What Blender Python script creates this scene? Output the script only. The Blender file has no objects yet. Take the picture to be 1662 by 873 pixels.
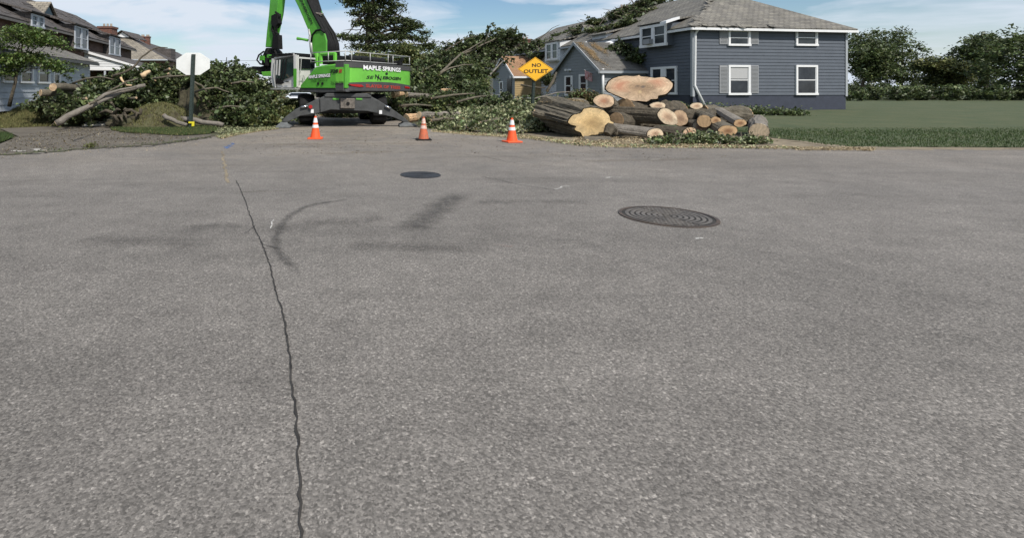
import bpy, math, random
import numpy as np
from mathutils import Vector, Matrix

# ------------------------------------------------------------------ camera, world, sun
scn = bpy.context.scene
F, CX, HY, H = 870.0, 600.0, 145.0, 1.6          # focal length in photo pixels, principal column, horizon row, eye height
cam = bpy.data.cameras.new('camera'); camo = bpy.data.objects.new('camera', cam)
scn.collection.objects.link(camo); scn.camera = camo
camo.location = (0, 0, H); camo.rotation_euler = (math.radians(90), 0, 0)
cam.sensor_width = 36; cam.lens = F / 1662 * 36
cam.shift_x = (831 - CX) / 1662; cam.shift_y = -(436.5 - HY) / 1662
cam.clip_start = 0.1; cam.clip_end = 4000
SUN_EL, SUN_ROT = math.radians(47), math.radians(152)
w = bpy.data.worlds.new('World'); scn.world = w; w.use_nodes = True
nt = w.node_tree; N = nt.nodes; L = nt.links
bg = N['Background']
sky = N.new('ShaderNodeTexSky'); sky.sky_type = 'NISHITA'; sky.sun_disc = False
sky.sun_elevation = SUN_EL; sky.sun_rotation = SUN_ROT; sky.air_density = 1.0; sky.dust_density = .5
tc = N.new('ShaderNodeTexCoord')
def wnoise(scale, sc, detail, rough, loc=(0, 0, 0)):
    mp = N.new('ShaderNodeMapping'); mp.inputs['Scale'].default_value = sc; mp.inputs['Location'].default_value = loc
    mp.inputs['Rotation'].default_value = (0, .12, 0)
    L.new(tc.outputs['Generated'], mp.inputs[0])
    n = N.new('ShaderNodeTexNoise'); n.inputs['Scale'].default_value = scale; n.inputs['Detail'].default_value = detail
    n.inputs['Roughness'].default_value = rough; n.inputs['Distortion'].default_value = .5
    L.new(mp.outputs[0], n.inputs['Vector']); return n
n1 = wnoise(3.4, (1.0, 1.0, 5.0), 8, .55, (.3, 0, .9))
rp = N.new('ShaderNodeValToRGB'); rp.color_ramp.elements[0].position = .40; rp.color_ramp.elements[1].position = .58
rp.color_ramp.elements[0].color = (.04, .04, .04, 1); rp.color_ramp.elements[1].color = (1, 1, 1, 1)
L.new(n1.outputs['Fac'], rp.inputs[0])
mx = N.new('ShaderNodeMix'); mx.data_type = 'RGBA'
L.new(rp.outputs[0], mx.inputs[0]); hsv = N.new('ShaderNodeHueSaturation'); hsv.inputs['Saturation'].default_value = 1.25; hsv.inputs['Value'].default_value = .82; L.new(sky.outputs[0], hsv.inputs['Color']); L.new(hsv.outputs[0], mx.inputs[6]); mx.inputs[7].default_value = (5.6, 6.2, 7.0, 1)
L.new(mx.outputs[2], bg.inputs[0]); bg.inputs[1].default_value = 0.097
sl = bpy.data.lights.new('sun', 'SUN'); sl.energy = 3.4; sl.angle = math.radians(2.5); sl.color = (1, .95, .87)
so = bpy.data.objects.new('sun', sl); scn.collection.objects.link(so)
tosun = Vector((math.sin(SUN_ROT) * math.cos(SUN_EL), math.cos(SUN_ROT) * math.cos(SUN_EL), math.sin(SUN_EL)))
so.rotation_euler = tosun.to_track_quat('Z', 'Y').to_euler()
scn.view_settings.view_transform = 'Standard'; scn.view_settings.look = 'None'
scn.view_settings.exposure = 0.4; scn.view_settings.gamma = 1; scn.view_settings.use_curve_mapping = False

# ------------------------------------------------------------------ helpers
R = random.Random(7); NR = np.random.default_rng(7)
def P(px, py, Y): return Vector(((px - CX) / F * Y, Y, H - (py - HY) / F * Y))
def G(px, py, z=0.0):
    Y = (H - z) * F / (py - HY); return Vector(((px - CX) / F * Y, Y, z))
S2 = Vector((-.148, .989)).normalized(); R2 = Vector((S2.y, -S2.x))    # along the street, across it

def tag(o, label=None, cat=None, group=None, kind=None):
    if label: o['label'] = label
    if cat: o['category'] = cat
    if group: o['group'] = group
    if kind: o['kind'] = kind
    return o
def empty(name, loc, label, cat, group=None):
    o = bpy.data.objects.new(name, None); scn.collection.objects.link(o); o.location = loc
    o.empty_display_size = .3
    return tag(o, label, cat, group)
def origin(o):
    v = Vector((0, 0, 0))
    while o is not None: v += Vector(o.location); o = o.parent
    return v
class MB:
    def __init__(s): s.v = []; s.f = []; s.uv = []
    def face(s, pts, uv=None):
        b = len(s.v); s.v += [tuple(p) for p in pts]; s.f.append(list(range(b, b + len(pts))))
        s.uv.append(uv or [(p[0], p[2]) for p in s.v[b:]])
    def shape(s, verts, faces):
        b = len(s.v); s.v += [tuple(p) for p in verts]
        for f in faces:
            s.f.append([b + i for i in f]); s.uv.append([(verts[i][0], verts[i][2]) for i in f])
    def box(s, c, ax, ay, az):
        """centre and three half-axis vectors"""
        c, ax, ay, az = map(Vector, (c, ax, ay, az)); vs = []
        for i in (-1, 1):
            for j in (-1, 1):
                for k in (-1, 1): vs.append(c + ax * i + ay * j + az * k)
        s.shape(vs, [(0, 1, 3, 2), (4, 6, 7, 5), (0, 4, 5, 1), (2, 3, 7, 6), (0, 2, 6, 4), (1, 5, 7, 3)])
    def abox(s, x0, x1, y0, y1, z0, z1):
        s.box(((x0 + x1) / 2, (y0 + y1) / 2, (z0 + z1) / 2), ((x1 - x0) / 2, 0, 0), (0, (y1 - y0) / 2, 0), (0, 0, (z1 - z0) / 2))
    def prism(s, pts, vec):
        n = len(pts); a = [Vector(p) for p in pts]; vec = Vector(vec); b = [p + vec for p in a]
        s.shape(a + b, [tuple(range(n))[::-1], tuple(range(n, 2 * n))] + [(i, (i + 1) % n, n + (i + 1) % n, n + i) for i in range(n)])
    def tube(s, pts, rad, n=8, cap=True, sq=(1, 1)):
        pts = [Vector(p) for p in pts]; m = len(pts)
        if not hasattr(rad, '__len__'): rad = [rad] * m
        vs = []; t0 = (pts[1] - pts[0]).normalized()
        up = Vector((0, 0, 1)) if abs(t0.z) < .9 else Vector((1, 0, 0))
        a = t0.cross(up).normalized()
        for i, p in enumerate(pts):
            t = (pts[min(i + 1, m - 1)] - pts[max(i - 1, 0)]).normalized()
            a = (a - t * a.dot(t)).normalized(); b = t.cross(a)
            for k in range(n):
                th = 2 * math.pi * k / n
                vs.append(p + a * math.cos(th) * rad[i] * sq[0] + b * math.sin(th) * rad[i] * sq[1])
        fs = [(i * n + k, i * n + (k + 1) % n, (i + 1) * n + (k + 1) % n, (i + 1) * n + k) for i in range(m - 1) for k in range(n)]
        if cap: fs += [tuple(range(n))[::-1], tuple(range((m - 1) * n, m * n))]
        s.shape(vs, fs)
    def build(s, name, m, parent=None, smooth=False, bevel=0):
        me = bpy.data.meshes.new(name)
        if parent is not None: off = origin(parent)
        else:
            a = np.array(s.v); lo = a.min(0); hi = a.max(0); off = Vector(((lo[0] + hi[0]) / 2, (lo[1] + hi[1]) / 2, lo[2]))
        me.from_pydata([(v[0] - off.x, v[1] - off.y, v[2] - off.z) for v in s.v], [], s.f)
        uvl = me.uv_layers.new(name='UVMap'); flat = [c for f in s.uv for u in f for c in u]
        uvl.data.foreach_set('uv', flat)
        me.materials.append(m)
        if smooth: me.polygons.foreach_set('use_smooth', [True] * len(me.polygons))
        me.update()
        o = bpy.data.objects.new(name, me); scn.collection.objects.link(o)
        if parent is not None: o.parent = parent
        else: o.location = off
        import bmesh
        bm = bmesh.new(); bm.from_mesh(me); bmesh.ops.recalc_face_normals(bm, faces=bm.faces); bm.to_mesh(me); bm.free()
        if bevel:
            md = o.modifiers.new('Bevel', 'BEVEL'); md.width = bevel; md.segments = 2; md.limit_method = 'ANGLE'
        return o
def copy_tree(o, loc=None, parent=None):
    c = o.copy(); scn.collection.objects.link(c)
    if parent: c.parent = parent
    if loc is not None: c.location = loc
    for ch in list(o.children): copy_tree(ch, None, c)
    return c
class Plane:
    """vertical plane: origin o (x,y), direction u, outward normal n"""
    def __init__(s, o, u, n=None):
        s.o = Vector(o); s.u = Vector(u).normalized(); s.n = Vector(n).normalized() if n is not None else Vector((s.u.y, -s.u.x))
    def hit(s, px, py, off=0):
        q = (px - CX) / F; o = s.o + s.n * off
        a = (q * o.y - o.x) / (s.u.x - q * s.u.y); Y = o.y + s.u.y * a
        return a, H - (py - HY) / F * Y
    def pt(s, a, z, off=0):
        p = s.o + s.u * a + s.n * off; return Vector((p.x, p.y, z))
    def ph(s, px, py, off=0): a, z = s.hit(px, py, off); return s.pt(a, z, off)
    def box(s, mb, a0, a1, z0, z1, n0, n1):
        c = s.pt((a0 + a1) / 2, (z0 + z1) / 2, (n0 + n1) / 2)
        mb.box(c, (s.u * (a1 - a0) / 2).to_3d(), (s.n * (n1 - n0) / 2).to_3d(), (0, 0, (z1 - z0) / 2))
    def poly(s, mb, azs, n0, n1):
        mb.prism([s.pt(a, z, n0) for a, z in azs], (s.n * (n1 - n0)).to_3d())

# ------------------------------------------------------------------ materials
def mat(name, col, rough=.7, metal=0, var=.0, vscale=3, bump=0, bscale=30, spec=.5, col2=None, stretch=(1, 1, 1), island=0, trans=0, coat=0):
    m = bpy.data.materials.new(name); m.use_nodes = True; t = m.node_tree; b = t.nodes['Principled BSDF']
    b.inputs['Roughness'].default_value = rough; b.inputs['Metallic'].default_value = metal
    b.inputs['Specular IOR Level'].default_value = spec; b.inputs['Coat Weight'].default_value = coat
    c4 = (*col, 1); b.inputs['Base Color'].default_value = c4
    geo = t.nodes.new('ShaderNodeNewGeometry'); mp = t.nodes.new('ShaderNodeMapping'); mp.inputs['Scale'].default_value = stretch
    t.links.new(geo.outputs['Position'], mp.inputs[0])
    out = None
    if var or col2:
        n = t.nodes.new('ShaderNodeTexNoise'); n.inputs['Scale'].default_value = vscale; n.inputs['Detail'].default_value = 6
        n.inputs['Roughness'].default_value = .65
        t.links.new(mp.outputs[0], n.inputs['Vector'])
        r = t.nodes.new('ShaderNodeValToRGB'); r.color_ramp.elements[0].position = .32; r.color_ramp.elements[1].position = .68
        c2 = col2 if col2 else tuple(min(1, x * (1 + var)) for x in col)
        c1 = col if col2 else tuple(x * (1 - var) for x in col)
        r.color_ramp.elements[0].color = (*c1, 1); r.color_ramp.elements[1].color = (*c2, 1)
        t.links.new(n.outputs['Fac'], r.inputs[0]); out = r.outputs[0]
    if island:
        hs = t.nodes.new('ShaderNodeHueSaturation')
        mr = t.nodes.new('ShaderNodeMapRange'); mr.inputs['To Min'].default_value = 1 - island; mr.inputs['To Max'].default_value = 1 + island
        t.links.new(geo.outputs['Random Per Island'], mr.inputs[0]); t.links.new(mr.outputs[0], hs.inputs['Value'])
        mr2 = t.nodes.new('ShaderNodeMapRange'); mr2.inputs['To Min'].default_value = .5 + .035; mr2.inputs['To Max'].default_value = .5 - .02
        mm = t.nodes.new('ShaderNodeMath'); mm.operation = 'FRACT'; mu = t.nodes.new('ShaderNodeMath'); mu.operation = 'MULTIPLY'; mu.inputs[1].default_value = 17.3
        t.links.new(geo.outputs['Random Per Island'], mu.inputs[0]); t.links.new(mu.outputs[0], mm.inputs[0]); t.links.new(mm.outputs[0], mr2.inputs[0])
        t.links.new(mr2.outputs[0], hs.inputs['Hue'])
        if out: t.links.new(out, hs.inputs['Color'])
        else: hs.inputs['Color'].default_value = c4
        out = hs.outputs[0]
    if out: t.links.new(out, b.inputs['Base Color'])
    if bump:
        n2 = t.nodes.new('ShaderNodeTexNoise'); n2.inputs['Scale'].default_value = bscale; n2.inputs['Detail'].default_value = 5
        t.links.new(mp.outputs[0], n2.inputs['Vector'])
        bp = t.nodes.new('ShaderNodeBump'); bp.inputs['Strength'].default_value = bump; bp.inputs['Distance'].default_value = .04
        t.links.new(n2.outputs['Fac'], bp.inputs['Height']); t.links.new(bp.outputs[0], b.inputs['Normal'])
    if trans:
        tr = t.nodes.new('ShaderNodeBsdfTranslucent'); ms = t.nodes.new('ShaderNodeMixShader'); ms.inputs[0].default_value = trans
        if out: t.links.new(out, tr.inputs[0])
        else: tr.inputs[0].default_value = c4
        t.links.new(b.outputs[0], ms.inputs[1]); t.links.new(tr.outputs[0], ms.inputs[2])
        t.links.new(ms.outputs[0], t.nodes['Material Output'].inputs[0])
    return m
def brickmat(name, c1, c2, mortar, bw, bh, msize=.012, rough=.85, bump=.5, weather=.35, offset=.5):
    m = bpy.data.materials.new(name); m.use_nodes = True; t = m.node_tree; b = t.nodes['Principled BSDF']
    b.inputs['Roughness'].default_value = rough
    uv = t.nodes.new('ShaderNodeUVMap'); uv.uv_map = 'UVMap'
    br = t.nodes.new('ShaderNodeTexBrick'); br.inputs['Scale'].default_value = 1; br.inputs['Brick Width'].default_value = bw
    br.inputs['Row Height'].default_value = bh; br.inputs['Mortar Size'].default_value = msize; br.offset = offset
    br.inputs['Color1'].default_value = (*c1, 1); br.inputs['Color2'].default_value = (*c2, 1); br.inputs['Mortar'].default_value = (*mortar, 1)
    br.inputs['Mortar Smooth'].default_value = .3
    t.links.new(uv.outputs[0], br.inputs['Vector'])
    n = t.nodes.new('ShaderNodeTexNoise'); n.inputs['Scale'].default_value = .9; n.inputs['Detail'].default_value = 8; n.inputs['Roughness'].default_value = .7
    t.links.new(uv.outputs[0], n.inputs['Vector'])
    mr = t.nodes.new('ShaderNodeMapRange'); mr.inputs['From Min'].default_value = .3; mr.inputs['From Max'].default_value = .7
    mr.inputs['To Min'].default_value = 1 - weather; mr.inputs['To Max'].default_value = 1 + weather
    t.links.new(n.outputs['Fac'], mr.inputs[0])
    hs = t.nodes.new('ShaderNodeHueSaturation'); t.links.new(br.outputs['Color'], hs.inputs['Color']); t.links.new(mr.outputs[0], hs.inputs['Value'])
    t.links.new(hs.outputs[0], b.inputs['Base Color'])
    bp = t.nodes.new('ShaderNodeBump'); bp.inputs['Strength'].default_value = bump; bp.inputs['Distance'].default_value = .03; bp.invert = True
    t.links.new(br.outputs['Fac'], bp.inputs['Height']); t.links.new(bp.outputs[0], b.inputs['Normal'])
    return m
def asphalt_mat(name='asphalt', tint=(.180, .164, .147), edge=False, edge_soft=.35, strength=1.0):
    m = bpy.data.materials.new(name); m.use_nodes = True; t = m.node_tree; b = t.nodes['Principled BSDF']
    b.inputs['Roughness'].default_value = .85; b.inputs['Specular IOR Level'].default_value = .35
    g = t.nodes.new('ShaderNodeNewGeometry')
    def noise(s, d=4, r=.6, dist=0, st=None):
        n = t.nodes.new('ShaderNodeTexNoise'); n.inputs['Scale'].default_value = s; n.inputs['Detail'].default_value = d
        n.inputs['Roughness'].default_value = r; n.inputs['Distortion'].default_value = dist
        if st:
            mp = t.nodes.new('ShaderNodeMapping'); mp.inputs['Scale'].default_value = st; t.links.new(g.outputs['Position'], mp.inputs[0]); t.links.new(mp.outputs[0], n.inputs[0])
        else: t.links.new(g.outputs['Position'], n.inputs[0])
        return n.outputs['Fac']
    def ramp(x, p0, p1, v0, v1):
        r = t.nodes.new('ShaderNodeMapRange'); r.inputs['From Min'].default_value = p0; r.inputs['From Max'].default_value = p1
        r.inputs['To Min'].default_value = v0; r.inputs['To Max'].default_value = v1; t.links.new(x, r.inputs[0]); return r.outputs[0]
    def mul(a, c):
        k = t.nodes.new('ShaderNodeMath'); k.operation = 'MULTIPLY'; t.links.new(a, k.inputs[0]); t.links.new(c, k.inputs[1]); return k.outputs[0]
    def vor(sc):
        vo = t.nodes.new('ShaderNodeTexVoronoi'); vo.inputs['Scale'].default_value = sc; t.links.new(g.outputs['Position'], vo.inputs[0])
        sep = t.nodes.new('ShaderNodeSeparateColor'); t.links.new(vo.outputs['Color'], sep.inputs[0]); return vo, sep.outputs[0]
    v1, c1 = vor(95); v2, c2 = vor(88)
    a = mul(ramp(c1, .0, 1, .6, 1.36), ramp(c2, .84, .97, .96, 1.55))
    a = mul(a, ramp(noise(45, 5, .8), .35, .68, .72, 1.3))
    a = mul(a, ramp(noise(.30, 5, .6, .5), .35, .66, .86, 1.1))
    a = mul(a, ramp(noise(2.4, 6, .7, .3), .32, .66, .86, 1.1))
    a = mul(a, ramp(noise(.8, 4, .6, 1.0, (.18, 1.2, 1)), .30, .5, .82, 1.0))
    col = t.nodes.new('ShaderNodeMix'); col.data_type = 'RGBA'; col.blend_type = 'MULTIPLY'; col.inputs[0].default_value = 1
    # tan sawdust trodden into the asphalt near the felled trees
    sy = t.nodes.new('ShaderNodeSeparateXYZ'); t.links.new(g.outputs['Position'], sy.inputs[0])
    du = mul(ramp(sy.outputs[1], 8.5, 20, 0, .75), ramp(noise(.7, 6, .7, .8), .35, .6, .25, 1))
    tn = t.nodes.new('ShaderNodeMix'); tn.data_type = 'RGBA'; tn.inputs[6].default_value = (*tint, 1); tn.inputs[7].default_value = (*[q * k for q, k in zip(tint, (1.5, 1.38, 1.2))], 1)
    t.links.new(du, tn.inputs[0]); t.links.new(tn.outputs[2], col.inputs[6])
    cb = t.nodes.new('ShaderNodeCombineColor')
    for i in range(3): t.links.new(a, cb.inputs[i])
    t.links.new(cb.outputs[0], col.inputs[7]); t.links.new(col.outputs[2], b.inputs['Base Color'])
    bp = t.nodes.new('ShaderNodeBump'); bp.inputs['Strength'].default_value = .35; bp.inputs['Distance'].default_value = .006
    t.links.new(v1.outputs['Distance'], bp.inputs['Height']); bp.invert = True; t.links.new(bp.outputs[0], b.inputs['Normal'])
    if edge:       # worn marking: opacity falls off towards the edges of the strip and breaks up with noise
        uv = t.nodes.new('ShaderNodeUVMap'); uv.uv_map = 'UVMap'; sx = t.nodes.new('ShaderNodeSeparateXYZ'); t.links.new(uv.outputs[0], sx.inputs[0])
        q = ramp(sx.outputs[0], 0, edge_soft, 0, 1); q2 = ramp(sx.outputs[0], 1, 1 - edge_soft, 0, 1)
        e = mul(q, q2); e = mul(e, ramp(sx.outputs[1], 0, .12, 0, 1)); e = mul(e, ramp(sx.outputs[1], 1, .88, 0, 1))
        e = mul(e, ramp(noise(9, 5, .7), .32, .6, .25, 1)); st = t.nodes.new('ShaderNodeMath'); st.operation = 'MULTIPLY'; st.inputs[1].default_value = strength; t.links.new(e, st.inputs[0])
        tr = t.nodes.new('ShaderNodeBsdfTransparent'); ms = t.nodes.new('ShaderNodeMixShader')
        t.links.new(st.outputs[0], ms.inputs[0]); t.links.new(tr.outputs[0], ms.inputs[1]); t.links.new(b.outputs[0], ms.inputs[2])
        t.links.new(ms.outputs[0], t.nodes['Material Output'].inputs[0])
    return m
def wood_mat(name, cin, cout, hearts=()):
    """cut wood: growth rings from the UV (metres from the pith), radial checks, pale sapwood; v radius is stored normalised in UV length"""
    m = bpy.data.materials.new(name); m.use_nodes = True; t = m.node_tree; b = t.nodes['Principled BSDF']; b.inputs['Roughness'].default_value = .8
    uv = t.nodes.new('ShaderNodeUVMap'); uv.uv_map = 'UVMap'
    n = t.nodes.new('ShaderNodeTexNoise'); n.inputs['Scale'].default_value = 2.6; n.inputs['Detail'].default_value = 6; t.links.new(uv.outputs[0], n.inputs[0])
    ln = t.nodes.new('ShaderNodeVectorMath'); ln.operation = 'LENGTH'; t.links.new(uv.outputs[0], ln.inputs[0])
    ad = t.nodes.new('ShaderNodeMath'); ad.operation = 'MULTIPLY_ADD'; ad.inputs[1].default_value = .35; t.links.new(n.outputs['Fac'], ad.inputs[0]); t.links.new(ln.outputs['Value'], ad.inputs[2])
    r = t.nodes.new('ShaderNodeValToRGB'); e = r.color_ramp.elements
    e[0].position = .15; e[0].color = (*[c * .8 for c in cin], 1); e[1].position = 1.1; e[1].color = (*cout, 1)
    for p, c in ((.45, cin), (.75, [(a + bb) / 2 for a, bb in zip(cin, cout)]), (.95, cout)):
        x = e.new(p); x.color = (*c, 1)
    t.links.new(ad.outputs[0], r.inputs[0])
    sn = t.nodes.new('ShaderNodeMath'); sn.operation = 'MULTIPLY'; sn.inputs[1].default_value = 75; t.links.new(ad.outputs[0], sn.inputs[0])
    s2 = t.nodes.new('ShaderNodeMath'); s2.operation = 'SINE'; t.links.new(sn.outputs[0], s2.inputs[0])
    mr = t.nodes.new('ShaderNodeMapRange'); mr.inputs['From Min'].default_value = -1; mr.inputs['To Min'].default_value = .86; mr.inputs['To Max'].default_value = 1.05
    t.links.new(s2.outputs[0], mr.inputs[0])
    n3 = t.nodes.new('ShaderNodeTexNoise'); n3.inputs['Scale'].default_value = 5; n3.inputs['Detail'].default_value = 7; n3.inputs['Roughness'].default_value = .75
    t.links.new(uv.outputs[0], n3.inputs[0])
    mr3 = t.nodes.new('ShaderNodeMapRange'); mr3.inputs['From Min'].default_value = .3; mr3.inputs['From Max'].default_value = .6; mr3.inputs['To Min'].default_value = .72
    t.links.new(n3.outputs['Fac'], mr3.inputs[0])
    mu = t.nodes.new('ShaderNodeMath'); mu.operation = 'MULTIPLY'; t.links.new(mr.outputs[0], mu.inputs[0]); t.links.new(mr3.outputs[0], mu.inputs[1])
    gr = t.nodes.new('ShaderNodeTexGradient'); gr.gradient_type = 'RADIAL'; t.links.new(uv.outputs[0], gr.inputs[0])
    n4 = t.nodes.new('ShaderNodeTexNoise'); n4.noise_dimensions = '2D'; n4.inputs['Scale'].default_value = 1; n4.inputs['Detail'].default_value = 3
    cx_ = t.nodes.new('ShaderNodeCombineXYZ'); g2 = t.nodes.new('ShaderNodeMath'); g2.operation = 'MULTIPLY'; g2.inputs[1].default_value = 42; t.links.new(gr.outputs['Fac'], g2.inputs[0])
    l2 = t.nodes.new('ShaderNodeMath'); l2.operation = 'MULTIPLY'; l2.inputs[1].default_value = 1.3; t.links.new(ln.outputs['Value'], l2.inputs[0])
    t.links.new(g2.outputs[0], cx_.inputs[0]); t.links.new(l2.outputs[0], cx_.inputs[1]); t.links.new(cx_.outputs[0], n4.inputs[0])
    mr4 = t.nodes.new('ShaderNodeMapRange'); mr4.inputs['From Min'].default_value = .27; mr4.inputs['From Max'].default_value = .40; mr4.inputs['To Min'].default_value = .74
    t.links.new(n4.outputs['Fac'], mr4.inputs[0]); m5 = t.nodes.new('ShaderNodeMath'); m5.operation = 'MULTIPLY'; t.links.new(mu.outputs[0], m5.inputs[0]); t.links.new(mr4.outputs[0], m5.inputs[1])
    n6 = t.nodes.new('ShaderNodeTexNoise'); n6.inputs['Scale'].default_value = 1.7; n6.inputs['Detail'].default_value = 4; mp6 = t.nodes.new('ShaderNodeMapping'); mp6.inputs['Location'].default_value = (3, 7, 1); t.links.new(uv.outputs[0], mp6.inputs[0]); t.links.new(mp6.outputs[0], n6.inputs[0])
    mr6 = t.nodes.new('ShaderNodeMapRange'); mr6.inputs['From Min'].default_value = .35; mr6.inputs['From Max'].default_value = .65; mr6.inputs['To Min'].default_value = .68; mr6.inputs['To Max'].default_value = 1.1
    t.links.new(n6.outputs['Fac'], mr6.inputs[0]); m7 = t.nodes.new('ShaderNodeMath'); m7.operation = 'MULTIPLY'; t.links.new(m5.outputs[0], m7.inputs[0]); t.links.new(mr6.outputs[0], m7.inputs[1]); mu = m7
    mpk = t.nodes.new('ShaderNodeMapping'); mpk.inputs['Rotation'].default_value = (0, 0, .5); mpk.inputs['Scale'].default_value = (1.5, 55, 1); t.links.new(uv.outputs[0], mpk.inputs[0])
    nk = t.nodes.new('ShaderNodeTexNoise'); nk.inputs['Scale'].default_value = 1; nk.inputs['Detail'].default_value = 2; t.links.new(mpk.outputs[0], nk.inputs[0])
    mk = t.nodes.new('ShaderNodeMapRange'); mk.inputs['From Min'].default_value = .3; mk.inputs['From Max'].default_value = .7; mk.inputs['To Min'].default_value = .84; mk.inputs['To Max'].default_value = 1.08; t.links.new(nk.outputs['Fac'], mk.inputs[0])
    m8 = t.nodes.new('ShaderNodeMath'); m8.operation = 'MULTIPLY'; t.links.new(mu.outputs[0], m8.inputs[0]); t.links.new(mk.outputs[0], m8.inputs[1]); mu = m8
    hs = t.nodes.new('ShaderNodeHueSaturation'); t.links.new(r.outputs[0], hs.inputs['Color']); t.links.new(mu.outputs[0], hs.inputs['Value'])
    last = hs.outputs[0]
    for (hx, hy, hr, hc) in hearts:       # heartwood stains: uneven dark or red patches round each pith
        mp_ = t.nodes.new('ShaderNodeMapping'); mp_.inputs['Location'].default_value = (-hx, -hy, 0); t.links.new(uv.outputs[0], mp_.inputs[0])
        l_ = t.nodes.new('ShaderNodeVectorMath'); l_.operation = 'LENGTH'; t.links.new(mp_.outputs[0], l_.inputs[0])
        a_ = t.nodes.new('ShaderNodeMath'); a_.operation = 'MULTIPLY_ADD'; a_.inputs[1].default_value = hr * 1.6; t.links.new(n3.outputs['Fac'], a_.inputs[0]); t.links.new(l_.outputs['Value'], a_.inputs[2])
        r_ = t.nodes.new('ShaderNodeMapRange'); r_.inputs['From Min'].default_value = hr * .9; r_.inputs['From Max'].default_value = hr * 2.0; r_.inputs['To Min'].default_value = .85; r_.inputs['To Max'].default_value = 0
        t.links.new(a_.outputs[0], r_.inputs[0]); x_ = t.nodes.new('ShaderNodeMix'); x_.data_type = 'RGBA'; x_.inputs[7].default_value = (*hc, 1)
        t.links.new(r_.outputs[0], x_.inputs[0]); t.links.new(last, x_.inputs[6]); last = x_.outputs[2]
    t.links.new(last, b.inputs['Base Color'])
    bp = t.nodes.new('ShaderNodeBump'); bp.inputs['Strength'].default_value = .35; bp.inputs['Distance'].default_value = .03
    t.links.new(n3.outputs['Fac'], bp.inputs['Height']); t.links.new(bp.outputs[0], b.inputs['Normal'])
    return m
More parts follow.
